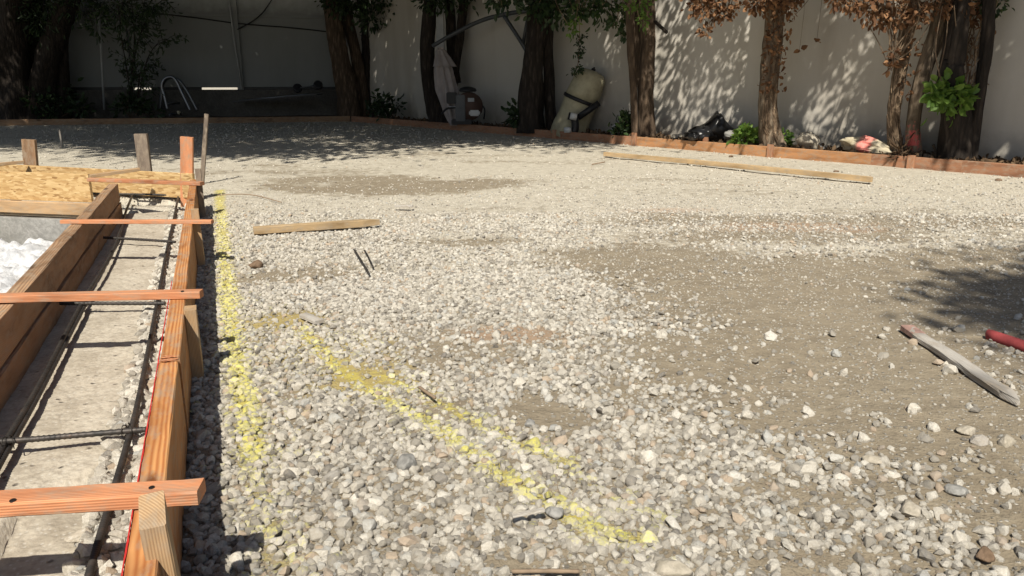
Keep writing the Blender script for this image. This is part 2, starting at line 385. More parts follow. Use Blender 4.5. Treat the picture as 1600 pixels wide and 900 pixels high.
def rocky(name, size, mat, loc, label=None, cat=None, sub=3, amp=.25, parent=None, seed=0, flat=1, rot=(0, 0, 0), kind=None, smooth=True, group=None):
    bm = bmesh.new(); bmesh.ops.create_icosphere(bm, subdivisions=sub, radius=1)
    r2 = random.Random(seed); pl = [(Vector((r2.gauss(0, 1), r2.gauss(0, 1), r2.gauss(0, 1))).normalized(), r2.uniform(.55, .9)) for _ in range(12)]
    from mathutils import noise as mn
    for v in bm.verts:
        d = v.co.copy()
        for n, h in pl:
            q = d.dot(n)
            if q > h: d -= n*(q-h)*.9
        d *= 1+amp*mn.noise(v.co*1.7+Vector((seed, 0, 0)))+amp*.35*mn.noise(v.co*6+Vector((0, seed, 0)))
        v.co = Vector((d.x*size[0]/2, d.y*size[1]/2, d.z*size[2]/2*flat))
    o = bmobj(name, bm, mat, parent, loc, smooth=smooth); o.rotation_euler = rot
    if label: tag(o, label, cat, group)
    return o

# ---------------------------------------------------------------- survey of the form
TOP = .18
aR = fa(at(261, 733, TOP)); aRi = aR-.038                       # right form board
aL = fa(at(86, 400, TOP)); aLo = aL-.046                        # left form board
uEnd = fu(at(301, 281, TOP)); uJoint = fu(at(272, 563, TOP)); uNear = .35
print('form', aL, aR, uEnd, uJoint)
# pit edge line = front OSB panel
osbF0, osbF1 = at(-330, 259, TOP), at(137, 272, TOP)            # front panel top edge
osbB0, osbB1 = at(-330, 240, TOP), at(300, 271.5, TOP)          # back panel top edge
def side_of(p0, p1, X, Y):   # >0 beyond the line (away from camera)
    return (p1.x-p0.x)*(Y-p0.y)-(p1.y-p0.y)*(X-p0.x)

# ---------------------------------------------------------------- ground masks
def ell(cx, cy, hw, hh):
    c = at(cx, cy); a = at(cx+hw, cy); t = at(cx, max(cy-hh, 140)); b = at(cx, cy+hh)
    return (c.x, (t.y+b.y)/2, abs(a.x-c.x), abs(t.y-b.y)/2)
def blob(X, Y, e, soft=.95):
    cx, cy, rx, ry = e; d = np.sqrt(((X-cx)/rx)**2+((Y-cy)/ry)**2)
    d = d + (fbm(X*3.1, Y*3.1, 6, 7)-.5)*1.1 + (fbm(X*14, Y*14, 3, 17)-.5)*.5
    return np.clip((1-d)/soft+.5, 0, 1)
DIRT = [ell(1420, 440, 360, 50), ell(1340, 560, 290, 62), ell(1500, 640, 190, 60), ell(1080, 410, 190, 30), ell(850, 645, 78, 30), ell(1160, 620, 120, 26),
        ell(420, 432, 45, 12), ell(720, 378, 110, 7), ell(440, 500, 60, 18), ell(560, 592, 62, 24), ell(560, 283, 190, 11), ell(700, 642, 45, 18), ell(1560, 760, 120, 60),
        ell(830, 525, 110, 10), ell(1340, 880, 190, 26), ell(860, 885, 150, 14), ell(1010, 350, 150, 6), ell(1330, 700, 90, 18), ell(760, 240, 200, 5), ell(1500, 395, 160, 12), ell(1200, 465, 210, 45), ell(1160, 570, 150, 40), ell(1330, 610, 260, 50), ell(1450, 500, 260, 70), ell(1500, 700, 150, 50), ell(1100, 300, 160, 6), ell(1300, 330, 200, 7), ell(650, 262, 160, 8), ell(600, 290, 220, 14), ell(1050, 480, 130, 30), ell(1010, 610, 90, 34), ell(700, 560, 90, 18), ell(1150, 345, 260, 12), ell(1450, 345, 200, 12), ell(900, 410, 90, 12), ell(1300, 760, 120, 26), ell(480, 430, 80, 14), ell(900, 470, 60, 12), ell(1010, 395, 120, 10), ell(1130, 560, 170, 60), ell(1250, 500, 260, 60), ell(980, 440, 100, 18), ell(600, 265, 260, 10), ell(1250, 370, 300, 14), ell(1350, 650, 180, 36)]
DW = [1, 1, 1, .85, 1, .7, .8, .7, .8, .85, .8, .8, .7, .5, .7, .5, .6, .7, .5, .7, .95, .9, .95, 1, .75, .45, .5, .55, .9, .75, .6, .55, .75, .6, .5, .6, .5, .5, .7, .9, 1, .8, .6, .7, .95]
OCHRE = [ell(430, 508, 85, 26), ell(560, 595, 80, 30), ell(520, 548, 90, 24), ell(650, 610, 60, 20)]
RED = [ell(800, 523, 80, 14), ell(1230, 355, 160, 8), ell(690, 342, 30, 3), ell(1050, 330, 90, 4)]
P_LINES = [([(343, 296), (345, 340), (350, 400), (356, 450), (360, 500), (370, 560), (378, 610), (392, 680), (400, 720)], .046),
           ([(590, 585), (640, 610), (690, 632), (740, 660), (800, 690), (850, 712), (890, 725)], .026),
           ([(470, 520), (530, 580), (600, 628), (650, 652), (700, 682), (760, 728), (820, 765), (870, 790), (940, 835), (1000, 850)], .034),
           ([(398, 700), (392, 740), (408, 780), (420, 830), (445, 890)], .036), ([(860, 720), (960, 790), (1040, 815)], .018)]
P_STR = [1, .85, .9, .55, .55]
def pdist(X, Y, pts):
    P = [at(*p) for p in pts]; D = np.full(np.shape(X), 9.0)
    for a, b in zip(P, P[1:]):
        dx, dy = b.x-a.x, b.y-a.y; t = np.clip(((X-a.x)*dx+(Y-a.y)*dy)/(dx*dx+dy*dy), 0, 1)
        D = np.minimum(D, np.hypot(X-a.x-t*dx, Y-a.y-t*dy))
    return D
def paint(X, Y):
    r = np.zeros(np.shape(X))
    for (pts, wd), s in zip(P_LINES, P_STR):
        d = pdist(X, Y, pts); r = np.maximum(r, s*np.clip(1.35-d/wd*(.8+.5*fbm(X*9, Y*9, 3, 3)), 0, 1))
    return r
def dirtmask(X, Y):
    r = np.zeros(np.shape(X))
    for e, wt in zip(DIRT, DW): r = np.maximum(r, wt*blob(X, Y, e))
    return r
def dens(X, Y):
    d = 1-dirtmask(X, Y)
    patch = fbm(X*2.3, Y*2.3, 5, 21)
    d = d*np.clip(.30+1.9*(patch-.24)+.35*np.clip((2.1-Y)/.8, 0, 1), .08, 1.05)
    right = np.clip((X-.55-.10*Y)/1.0, 0, 1)*np.clip((3.0-Y)/1, 0, 1)
    return np.clip(d*(1-.55*right), 0, 1)
def masks(X, Y):
    a = X*V.x+Y*V.y; u = X*U.x+Y*U.y
    back = side_of(osbF0, osbF1, X, Y)
    pit = (a < aLo-.01) & (back < 0) & (Y > -2)
    trench = (a > aLo-.03) & (a < aRi+.015) & (u < uEnd+.1)
    ftr = (back >= 0) & (side_of(osbB0, osbB1, X, Y) < .0) & (a < aR)
    return pit, trench, ftr

# ---------------------------------------------------------------- ground sheet
def axis(segs):
    out = []
    for a, b, st in segs: out += list(np.arange(a, b-1e-6, st))
    return np.array(out+[segs[-1][1]])
gx = axis([(-80, -16, 8), (-16, -6, .5), (-6, -3, .12), (-3, 3, .03), (3, 6, .12), (6, 16, .5), (16, 80, 8)])
gy = axis([(-80, -8, 8), (-8, .3, .4), (.3, 4.2, .03), (4.2, 8, .06), (8, 16, .15), (16, 32, 1), (32, 120, 8)])
GX, GY = np.meshgrid(gx, gy)
def gz(X, Y):
    near = np.exp(-(np.hypot(X, Y-3)/6)**4)
    return (fbm(X*.9, Y*.9, 4, 40)-.5)*.03*near + (fbm(X*7, Y*7, 4, 50)-.5)*.016*near
GZ = gz(GX, GY); pit, tr, ftr = masks(GX, GY)
GZ = np.where(pit, -.42, GZ); GZ = np.where(tr, -.055, GZ); GZ = np.where(ftr & ~tr, -.12, GZ)
ny, nx = GX.shape; idx = np.arange(nx*ny).reshape(ny, nx)
q = np.stack([idx[:-1, :-1], idx[:-1, 1:], idx[1:, 1:], idx[1:, :-1]], -1).reshape(-1, 4)
me = npmesh('ground', np.stack([GX, GY, GZ], -1).reshape(-1, 3), q, True)
farp = np.clip((GY-3.4)/2.5, 0, 1)*.25
pale = np.clip(.62*(1-dirtmask(GX, GY))*np.clip((GY-1.2)/2.2, .15, 1)+farp*(1-.4*dirtmask(GX, GY))+(fbm(GX*.8, GY*2.2, 5, 61)-.5)*np.clip(.5+(GY-3)*.25, .5, 1.3), 0, 1)  # pale drops near the camera, putting dark gaps between stones into the colour
och = np.max([blob(GX, GY, e) for e in OCHRE], 0); red = np.max([blob(GX, GY, e) for e in RED], 0)
for nm, arr in (('pale', pale), ('paint', paint(GX, GY)), ('ochre', och), ('redd', red)):
    at_ = me.attributes.new(nm, 'FLOAT', 'POINT'); at_.data.foreach_set('value', arr.ravel().astype(np.float32))
ground = link('ground', me, M['ground']); tag(ground, kind='structure')

# ---------------------------------------------------------------- gravel (stuff, instanced crushed stones in one object)
def scatter():
    pts, sc_, pn, big = [], [], [], []
    def region(x0, x1, y0, y1, n, smin, smax, keep, pw=1.6):
        X = RS.uniform(x0, x1, n); Y = RS.uniform(y0, y1, n)
        k = (np.abs(X) < (.70*Y+.45)) ; X, Y = X[k], Y[k]
        pit, tr, ftr = masks(X, Y); a = X*V.x+Y*V.y
        k = ~pit & ~tr & ~ftr & ((a < aLo) | (a > aR+.004) | (X*U.x+Y*U.y > uEnd+.15)) & (side_of(osbF0, osbF1, X, Y)*(a < aR) > -1e9)
        k &= (RS.rand(len(X)) < keep(X, Y)); X, Y = X[k], Y[k]
        s = smin+(smax-smin)*RS.rand(len(X))**pw
        pts.append(np.stack([X, Y], -1)); sc_.append(s)
    lower = lambda X, Y: np.clip((2.4-Y)/.9, 0, 1)
    rt = lambda X, Y: np.clip(1.0-.75*np.clip((X-.25)/.7, 0, 1), .2, 1)
    region(-1.6, 2.1, .6, 2.6, 5200, .015, .029, lambda X, Y: dens(X, Y)*lower(X, Y)*rt(X, Y), 2.4)
    region(-1.9, 2.6, .6, 3.0, 112000, .0055, .0175, lambda X, Y: np.clip(dens(X, Y)*1.05, 0, 1)**1.3*(.45+.55*rt(X, Y)), 1.3)
    region(-2.8, 3.8, 2.0, 4.4, 80000, .008, .018, lambda X, Y: np.clip(dens(X, Y)*1.12, 0, 1)**1.7*np.clip((Y-1.7)/.8, .3, 1), 1.8)
    region(-3.4, 4.2, 3.8, 6.2, 42000, .006, .014, lambda X, Y: .08+.6*dens(X, Y)**1.4*np.clip((6.4-Y)/2, .3, 1), 1.8)
    region(-6.0, 6.0, 6.0, 10.0, 20000, .008, .016, lambda X, Y: .05+.35*dens(X, Y)**1.5, 2.2)
    region(-8.5, 2.0, 9.5, 14.5, 14000, .010, .022, lambda X, Y: .15+.3*dens(X, Y), 2.2)
    # loose stones on the bare dirt
    region(-2, 3.4, .7, 4.5, 15000, .004, .011, lambda X, Y: .9+0*X, 1.8)
    region(.2, 2.4, .8, 2.4, 260, .014, .030, lambda X, Y: .9+0*X, 2.0)
    region(-1.9, 3.4, .7, 5.0, 120000, .002, .006, lambda X, Y: .35+.5*dens(X, Y), 1.5)
    P = np.concatenate(pts); s = np.concatenate(sc_)
    Z = gz(P[:, 0], P[:, 1])+s*(.02+.36*RS.rand(len(s))*np.where(s > .012, 1, .4))
    # stones in the trench beside the old footing
    n = 17000; a = aRi-.001-.12*RS.rand(n)**1.1; u = RS.uniform(uNear, uEnd, n); s2 = .011+.019*RS.rand(n)**1.6
    edge = .078+.05*(fbm(u*3, u*0+1, 3, 9)-.35)
    k = (aRi-a > s2*.4) & ((aRi-a) < edge+.035); a, u, s2 = a[k], u[k], s2[k]
    P2 = np.stack([V.x*a+U.x*u, V.y*a+U.y*u], -1); Z2 = -.040+RS.rand(len(s2))*.042+s2*.2
    P = np.concatenate([P, P2]); Z = np.concatenate([Z, Z2]); s = np.concatenate([s, s2])
    return P, Z, s
P, Z, s = scatter(); n = len(s); print('stones', n)
me = bpy.data.meshes.new('gravel'); me.vertices.add(n); me.vertices.foreach_set('co', np.stack([P[:, 0], P[:, 1], Z], -1).astype(np.float32).ravel())
def addattr(nm, typ, arr, key='value'):
    a = me.attributes.new(nm, typ, 'POINT'); a.data.foreach_set(key, arr)
base = (s/2)[:, None]*np.stack([RS.uniform(.85, 1.25, n), RS.uniform(.7, 1.05, n), RS.uniform(.5, .9, n)], -1)
addattr('scl', 'FLOAT_VECTOR', base.astype(np.float32).ravel(), 'vector')
addattr('rot', 'FLOAT_VECTOR', np.stack([RS.normal(0, .45, n), RS.normal(0, .45, n), RS.uniform(0, 6.28, n)], -1).astype(np.float32).ravel(), 'vector')
addattr('vid', 'INT', RS.randint(0, 12, n).astype(np.int32))
addattr('tint', 'FLOAT', RS.rand(n).astype(np.float32))
pp = paint(P[:, 0], P[:, 1]); mist = np.min([pdist(P[:, 0], P[:, 1], q[0])/q[1]/(1.0 if k != 3 else .8) for k, q in enumerate(P_LINES)], 0); mist = np.clip(1.25-mist/2.6, 0, 1)*fbm(P[:, 0]*12, P[:, 1]*12, 3, 14); pr = np.where(RS.rand(n) < pp*.95, .3+.62*pp*(.5+.5*RS.rand(n)), 0)
oc2 = np.max([blob(P[:, 0], P[:, 1], e) for e in OCHRE], 0); pr = np.maximum(pr, np.where(RS.rand(n) < oc2*.45, .38, 0)); pr = np.maximum(pr, np.where(RS.rand(n) < mist*.9, .2+.3*RS.rand(n), 0))
inform = (P[:, 0]*V.x+P[:, 1]*V.y) < aR; pr[inform] = 0
addattr('pnt', 'FLOAT', pr.astype(np.float32))
gravel = link('gravel', me, M['stone']); tag(gravel, kind='stuff')
ng = bpy.data.node_groups.new('crushed_stones', 'GeometryNodeTree')
ng.interface.new_socket('Geometry', in_out='INPUT', socket_type='NodeSocketGeometry'); ng.interface.new_socket('Geometry', in_out='OUTPUT', socket_type='NodeSocketGeometry')
N = ng.nodes; Lk = ng.links
gi = N.new('NodeGroupInput'); go = N.new('NodeGroupOutput'); jn = N.new('GeometryNodeJoinGeometry')
for k in range(12):
    ico = N.new('GeometryNodeMeshIcoSphere'); ico.inputs['Subdivisions'].default_value = 2
    rv = N.new('FunctionNodeRandomValue'); rv.data_type = 'FLOAT_VECTOR'; rv.inputs['Min'].default_value = (-.5,)*3; rv.inputs['Max'].default_value = (.5,)*3; rv.inputs['Seed'].default_value = k*7+1
    sp = N.new('GeometryNodeSetPosition'); Lk.new(ico.outputs['Mesh'], sp.inputs['Geometry']); Lk.new(rv.outputs[0], sp.inputs['Offset'])
    hull = N.new('GeometryNodeConvexHull'); Lk.new(sp.outputs[0], hull.inputs[0])
    sb = N.new('GeometryNodeSubdivisionSurface'); sb.inputs['Level'].default_value = (1 if k % 2 else 2)
    for nm in ('Edge Crease',):
        if nm in sb.inputs: sb.inputs[nm].default_value = (1.0 if k % 2 else .85)
    Lk.new(hull.outputs[0], sb.inputs['Mesh'])
    ss = N.new('GeometryNodeSetShadeSmooth'); ss.inputs['Shade Smooth'].default_value = False; Lk.new(sb.outputs[0], ss.inputs['Geometry']) if 'Geometry' in ss.inputs else Lk.new(sb.outputs[0], ss.inputs[0])
    sm = N.new('GeometryNodeSetMaterial'); sm.inputs['Material'].default_value = M['stone']; Lk.new(ss.outputs[0], sm.inputs[0])
    g2 = N.new('GeometryNodeGeometryToInstance'); Lk.new(sm.outputs[0], g2.inputs[0]); Lk.new(g2.outputs[0], jn.inputs[0])
iop = N.new('GeometryNodeInstanceOnPoints'); Lk.new(gi.outputs[0], iop.inputs['Points']); Lk.new(jn.outputs[0], iop.inputs['Instance']); iop.inputs['Pick Instance'].default_value = True
def named(nm, typ):
    a = N.new('GeometryNodeInputNamedAttribute'); a.data_type = typ; a.inputs['Name'].default_value = nm
    return [o for o in a.outputs if o.enabled][0]
Lk.new(named('scl', 'FLOAT_VECTOR'), iop.inputs['Scale']); Lk.new(named('vid', 'INT'), iop.inputs['Instance Index'])
e2r = N.new('FunctionNodeEulerToRotation'); Lk.new(named('rot', 'FLOAT_VECTOR'), e2r.inputs[0]); Lk.new(e2r.outputs[0], iop.inputs['Rotation'])
Lk.new(iop.outputs[0], go.inputs[0])
md = gravel.modifiers.new('stones', 'NODES'); md.node_group = ng

# ---------------------------------------------------------------- walls and bed
cA, cB, cC = at(-420, 201.5), at(549, 190), at(1900, 303.8)      # foot of the edge forms: far left, corner, right
dR = (cC-cB).normalized(); nR = Vector((-dR.y, dR.x, 0));  nR = nR if nR.y > 0 else -nR
dLf = (cA-cB).normalized(); nL = Vector((-dLf.y, dLf.x, 0)); nL = nL if nL.y > 0 else -nL
def prism(name, pts, z0, z1, mat, **kw):
    n = len(pts); vs = [(p.x, p.y, z0) for p in pts]+[(p.x, p.y, z1) for p in pts]
    fs = [tuple(range(n))[::-1], tuple(range(n, 2*n))]+[(i, (i+1) % n, n+(i+1) % n, n+i) for i in range(n)]
    return link(name, mesh(name, vs, fs), mat)
WOFF = .62
wr0, wr1 = cB+nR*WOFF-dR*2.2, cC+nR*WOFF+dR*3
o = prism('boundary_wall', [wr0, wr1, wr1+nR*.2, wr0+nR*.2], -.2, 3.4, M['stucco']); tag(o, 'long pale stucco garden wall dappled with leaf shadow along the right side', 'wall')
# corner: where the two walls meet
lw = at(300, 172, .3); wl1 = cB+nL*1.25+dLf*-.2; wl0 = cB+nL*1.25+dLf*12
# bed surface behind the edge forms
bm = bmesh.new(); BP = [cA+nL*.03, cB+nL*.03+nR*.02, cC+nR*.04, cC+nR*(WOFF+.05)+dR*1, cB+nR*(WOFF+.05)-dR*2.3+nL*.4, cA+nL*1.4]
ring = [bm.verts.new((p.x, p.y, .065)) for p in BP]; bm.faces.new(ring)
bmesh.ops.triangulate(bm, faces=bm.faces[:]); bmesh.ops.subdivide_edges(bm, edges=bm.edges[:], cuts=22, use_grid_fill=True)
for v in bm.verts: v.co.z += float(fbm(v.co.x*3, v.co.y*3, 3, 5)-.5)*.06
tag(bmobj('planting_bed', bm, M['soil'], smooth=True), kind='structure')
# raised retaining wall on the left, panel fence on top of it with a narrow gap
r0, r1 = cA+nL*1.2, cB+nL*1.2-dLf*.1
dw = (r1-r0).normalized(); zc0 = atY(290, 137, r1.y-.1).z-.035
o = prism('retaining_wall', [r0, r1, r1+nL*.35, r0+nL*.35], -.1, zc0, M['retain']); tag(o, 'low dark retaining wall below the grey panel fence at the back', 'retaining wall')
pf = empty('panel_fence', (r1.x, r1.y, zc0), 'tall grey panel fence in deep shade along the back left', 'fence')
def Fw(px, z, off=.12):   # point on the back fence line seen at column px
    r = ray(px, 140); a = r0+nL*off; b = r1+nL*off
    dx, dy = b.x-a.x, b.y-a.y; t = (a.x*r[1]-a.y*r[0])/(dy*r[0]-dx*r[1])
    return Vector((a.x+dx*t, a.y+dy*t, z))
def wallboard(name, pa, pb, z0, z1, th, mat, parent, off=0):
    bm = bmesh.new(); c = (pa+pb)/2; L = (pb-pa).length; ang = math.atan2((pb-pa).y, (pb-pa).x)
    boxgeo(bm, (0, 0, 0), (L, th, z1-z0))
    bmesh.ops.bevel(bm, geom=bm.edges[:], offset=min(.004, th*.1), segments=1, affect='EDGES')
    o = bmobj(name, bm, mat, parent); lp = Vector((c.x, c.y, (z0+z1)/2))+nL*off
    o.location = lp-(Vector(parent.location) if parent else Vector()); o.rotation_euler = (0, 0, ang); return o
def atF(px, py, off=.06):
    r = ray(px, py); q = r1+nL*off; t = (q.x*nL.x+q.y*nL.y)/(r[0]*nL.x+r[1]*nL.y); return Vector((r[0]*t, r[1]*t, CAM_H+r[2]*t))
edges = [-420, -150, 60, 205, 377, 560]
GAP = .042
for a, b in zip(edges, edges[1:]):
    wallboard('fence_panel', Fw(a+1.5, 0), Fw(b-1.5, 0), zc0+GAP, 3.3, .03, M['panel'], pf)
for a in edges[1:-1]:
    wallboard('fence_post', Fw(a-5, 0), Fw(a+5, 0), zc0, 3.35, .07, M['panel'], pf, -.052)
for a, b in ((-420, 70), (80, 205), (237, 316), (378, 560)):
    wallboard('gap_filler', Fw(a, 0), Fw(b, 0), zc0-.0005, zc0+GAP+.01, .02, M['blackplastic'], pf, -.03)
wallboard('rail', Fw(-420, 0), Fw(560, 0), 1.92, 1.98, .03, M['panel'], pf, -.032)
tube('drain_pipe', [Fw(368, 3.2, .0), Fw(373, 1.5, .0), Fw(378, zc0+.02, .0)], .018, M['postpaint'], pf)
pc0 = Fw(225, 1.96, -.05)
tube('wall_cable', smooth_path([atF(235, 20), atF(300, 27), atF(375, 37), atF(450, 43), atF(516, 50)], 24), .012, M['cable'], label='thin black cable strung across the grey panel fence', cat='cable')
tube('bent_rod', smooth_path([atF(371, 46, .04), atF(395, 33, .02), atF(412, 18, .0), atF(428, -6, -.02)], 12), .012, M['cable'], label='short curved dark rod hanging in front of the fence by the drain pipe', cat='rod')
o = prism('neighbour_wall', [Vector((-24, 25.5, 0)), Vector((4, 25.5, 0)), Vector((4, 25.8, 0)), Vector((-24, 25.8, 0))], -.1, 3, M['nbr']); tag(o, 'sunlit white wall glimpsed through the gap beneath the panel fence', 'wall')

# ---------------------------------------------------------------- edge form boards (low red brown boards round the gravel)
EH = .102
def edge_run(p, q, n_, cuts, mats, labels, group, hts=None):
    d = (q-p)
    for k, (a, b) in enumerate(zip(cuts, cuts[1:])):
        A = p+d*a; B = p+d*b
        lumber('edge_board', Vector((A.x, A.y, EH/2-.01))+n_*.019, Vector((B.x, B.y, EH/2-.01))+n_*.019, EH+.02, .038, mats[k % len(mats)], labels[k], 'form board', group, side=(0, 0, 1), seg=14)
def frac(px, p, q):   # fraction along p->q seen at column px
    r = ray(px, 200); dx, dy = q.x-p.x, q.y-p.y
    return (p.x*r[1]-p.y*r[0])/(dy*r[0]-dx*r[1])
def cutsR(l): return [frac(x, cB, cC) for x in l]
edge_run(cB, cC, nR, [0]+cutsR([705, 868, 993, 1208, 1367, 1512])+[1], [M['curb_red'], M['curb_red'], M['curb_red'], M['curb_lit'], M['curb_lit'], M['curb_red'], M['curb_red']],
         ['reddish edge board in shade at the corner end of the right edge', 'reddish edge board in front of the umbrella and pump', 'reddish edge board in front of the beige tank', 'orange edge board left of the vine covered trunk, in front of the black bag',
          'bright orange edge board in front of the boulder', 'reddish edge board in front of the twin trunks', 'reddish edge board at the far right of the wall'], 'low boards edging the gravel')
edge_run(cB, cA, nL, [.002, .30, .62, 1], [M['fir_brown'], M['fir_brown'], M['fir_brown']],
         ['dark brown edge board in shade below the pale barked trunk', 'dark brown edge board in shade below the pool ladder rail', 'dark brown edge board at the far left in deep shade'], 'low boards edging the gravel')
for px, hh, front, lab in ((993, .15, -1, 'short stake standing proud of the edge board right of the ivy trunk'), (1099, .15, 1, 'short reddish stake behind the edge board by the black bag'), (1208, .125, -1, 'reddish stake nailed to the edge board below the vine covered trunk'),
                      (1432, .118, -1, 'short reddish stake on the edge board below the leaning twin trunk'), (868, .12, -1, 'dark short stake on the edge board below the beige tank')):
    p = cB+(cC-cB)*frac(px, cB, cC)+nR*(.019+front*.036)
    lumber('edge_stake', (p.x, p.y, -.05), (p.x, p.y, hh), .06, .03, M['curb_red'], lab, 'stake', 'stakes along the edge boards', side=dR, seg=3)

# ---------------------------------------------------------------- footing form in the foreground
def fboard(name, a, u0, u1, ztop, h, th, mat, label, **kw):
    return lumber(name, F(a, u0, ztop-h/2), F(a, u1, ztop-h/2), h, th, mat, label, 'form board', side=(0, 0, 1), seg=24, **kw)
fboard('form_board', aR-.019, uNear, uJoint-.002, TOP, .185, .038, M['fir_orange'], 'near orange form board of the right side with the red chalk edge')
fboard('form_board', aR-.019+.003, uJoint+.002, uEnd, TOP+.002, .187, .038, M['fir_orange'], 'far orange form board of the right side, beyond the frayed joint')
fboard('form_board', aLo+.023, uNear, fu(at(168, 287, TOP)), TOP, .105, .046, M['fir_brown'], 'brown upper form board on the left side of the trench', rough=.003)
fboard('form_board', aLo+.035, uNear, fu(at(168, 287, TOP))-.02, TOP-.107, .13, .038, M['fir_brown'], 'brown lower form board on the left side, set beneath the upper one', rough=.003)
# red chalk smear along the inner top edge
vs, fs = [], []; m_ = 420
for i in range(m_+1):
    u = uNear+(fu(at(275, 440, TOP))-uNear)*i/m_; wdt = .0003+.0028*max(0, float(fbm(np.array(u*45), np.array(2.), 4, 8))-.34)
    zt = TOP+.0025 if u < uJoint else TOP+.0045
    vs += [F(aRi-.0012, u, TOP-.004-.006*rnd.random()), F(aRi-.0012, u, zt-.0012), F(aRi+wdt, u, zt-.0012)]
for i in range(m_): fs += [(3*i, 3*i+1, 3*i+4, 3*i+3), (3*i+1, 3*i+2, 3*i+5, 3*i+4)]
fb_near = [o for o in C.objects if o.name == 'form_board'][0]
ch = link('chalk_line', mesh('chalk_line', vs, fs), M['chalk']); ch.parent = fb_near; ch.matrix_parent_inverse = fb_near.matrix_world.inverted()
ch['label'] = 'red chalk line along the inner edge'
# frayed end at the joint
bm = bmesh.new()
for k in range(26):
    u = uJoint+rnd.uniform(-.012, .014); a0 = aRi+.003+rnd.random()*.008; L = rnd.uniform(.012, .03)
    p = F(a0, u, TOP+.003+rnd.random()*.004); q = p+V*L+U*rnd.uniform(-.006, .006)+Vector((0, 0, rnd.uniform(-.001, .003)))
    r = Matrix.Rotation(math.atan2((q-p).y, (q-p).x), 3, 'Z'); boxgeo(bm, (p+q)/2, ((q-p).length, rnd.uniform(.0008, .002), .0008), r)
fr = bmobj('frayed_splinters', bm, M['fir_red']); fr.parent = fb_near; fr.matrix_parent_inverse = fb_near.matrix_world.inverted()

# cross braces
def brace(p0, p1, wd, th, mat, label, **kw):
    return lumber('cross_brace', p0, p1, wd, th, mat, label, 'cross brace', 'cross braces over the trench', seg=16, **kw)
b1 = brace(at(-260, 803, TOP+.013), at(315, 768, TOP+.013), .040, .022, M['fir_red'], 'nearest orange red brace across the trench, nailed beside the leaning stake')
b2 = brace(at(-190, 470, TOP+.013), at(315, 459, TOP+.013), .034, .020, M['fir_red'], 'second brace from the camera, crossing the trench above the middle rebar')
b3 = brace(at(97, 346, TOP+.010), at(332, 346.5, TOP+.010), .030, .015, M['fir_red'], 'third thin reddish brace reaching past the form towards the yellow paint')
b4 = brace(at(140, 280.5, TOP+.013), at(316, 287, TOP+.013), .040, .020, M['fir_red'], 'farthest reddish brace in front of the wafer board panels')
brace(F(aLo-.45, fu(at(150, 880, TOP))-.16, TOP+.013), F(aR+.02, fu(at(150, 880, TOP))-.16, TOP+.013), .05, .02, M['fir_red'], 'brace below the picture edge that throws the shadow on the concrete')
for b, x, y in ((b1, 237, 762), (b1, 20, 782), (b2, 285, 455)):
    p = at(x, y, TOP+.0245)
    bm = bmesh.new(); bmesh.ops.create_cone(bm, cap_ends=True, segments=12, radius1=.0045, radius2=.004, depth=.0022)
    k = bmobj('nail_head', bm, M['nail'], smooth=False); k.parent = b; k.matrix_parent_inverse = b.matrix_world.inverted(); k.location = p
lumber('diagonal_brace', at(140, 275.5, TOP+.012), at(217, 264.5, TOP+.03), .035, .02, M['fir_tan'], 'thin slanting brace from the front wafer board to the dark grey stake', 'cross brace')
lumber('diagonal_brace', at(-60, 262, TOP+.01), at(38, 253, TOP+.03), .035, .02, M['fir_tan'], 'thin slanting brace at the left edge reaching the short brown stake', 'cross brace')

# OSB panels and the plank beneath
def panel(name, p0, p1, h, th, mat, label):
    n = (p1-p0).cross(Vector((0, 0, 1))).normalized(); n = -n if n.y < 0 else n
    return lumber(name, p0-Vector((0, 0, h/2))+n*th/2, p1-Vector((0, 0, h/2))+n*th/2, h, th, mat, label, 'panel', side=(0, 0, 1), seg=8, rough=.0006)
panel('wafer_board', osbF0, osbF1, .182, .02, M['osb'], 'large yellow wafer board panel facing the pit, with a plank below')
panel('wafer_board', osbB0, osbB1, .16, .02, M['osb'], 'narrow far wafer board strip behind the cross brace and below the three stakes')
pn = (osbF1-osbF0).normalized(); nn = Vector((pn.y, -pn.x, 0)); nn = nn if nn.y < 0 else -nn
lumber('pit_plank', osbF0+nn*.018-Vector((0, 0, .222)), osbF1+nn*.018-Vector((0, 0, .222))+pn*.05, .076, .036, M['fir_tan'], 'pale plank half in shadow under the front wafer board', 'plank', side=(0, 0, 1), seg=10)
lumber('pit_board', osbF0+nn*.02-Vector((0, 0, .45)), osbF1+nn*.02-Vector((0, 0, .45))+pn*.2, .32, .05, M['rendergrey'], 'grey concrete face at the far end of the pit', 'concrete wall', side=(0, 0, 1), seg=10)

# stakes
def stake(xt, yt, zt, base, wd, th, mat, label, tip=0, side=None, zb=-.06, rough=.0015, slant=0.0):
    t = at(xt, yt, zt); b = Vector((*base[:2], zb))
    return lumber('stake', b, t, wd, th, mat, label, 'stake', side=side, seg=5, rough=rough, slant=slant)
sR = aR+.014
t1 = at(236, 800, .235)
stake(238, 797, .235, F(fa(t1)+.016, fu(t1)-.012, 0), .030, .040, M['fir_tan'], 'nearest stake leaning beside the right form board, in front of the nearest brace', side=V, slant=.014)
t2 = at(297, 482, .185); stake(297, 481, .188, F(aR+.017, fu(t2)), .030, .045, M['fir_tan'], 'second stake, flush with the form board just below the second brace', side=V)
t3 = at(304, 327, .235); stake(304, 327, .235, F(aR+.02, fu(t3)), .030, .045, M['fir_tan'], 'third stake along the right board, standing before the thin reddish brace', side=V)
t4 = at(309, 264, .27); stake(309, 264, .27, F(aR+.02, fu(t4)), .030, .045, M['fir_grey'], 'fourth stake along the right board, beside the end of the farthest brace', side=V)
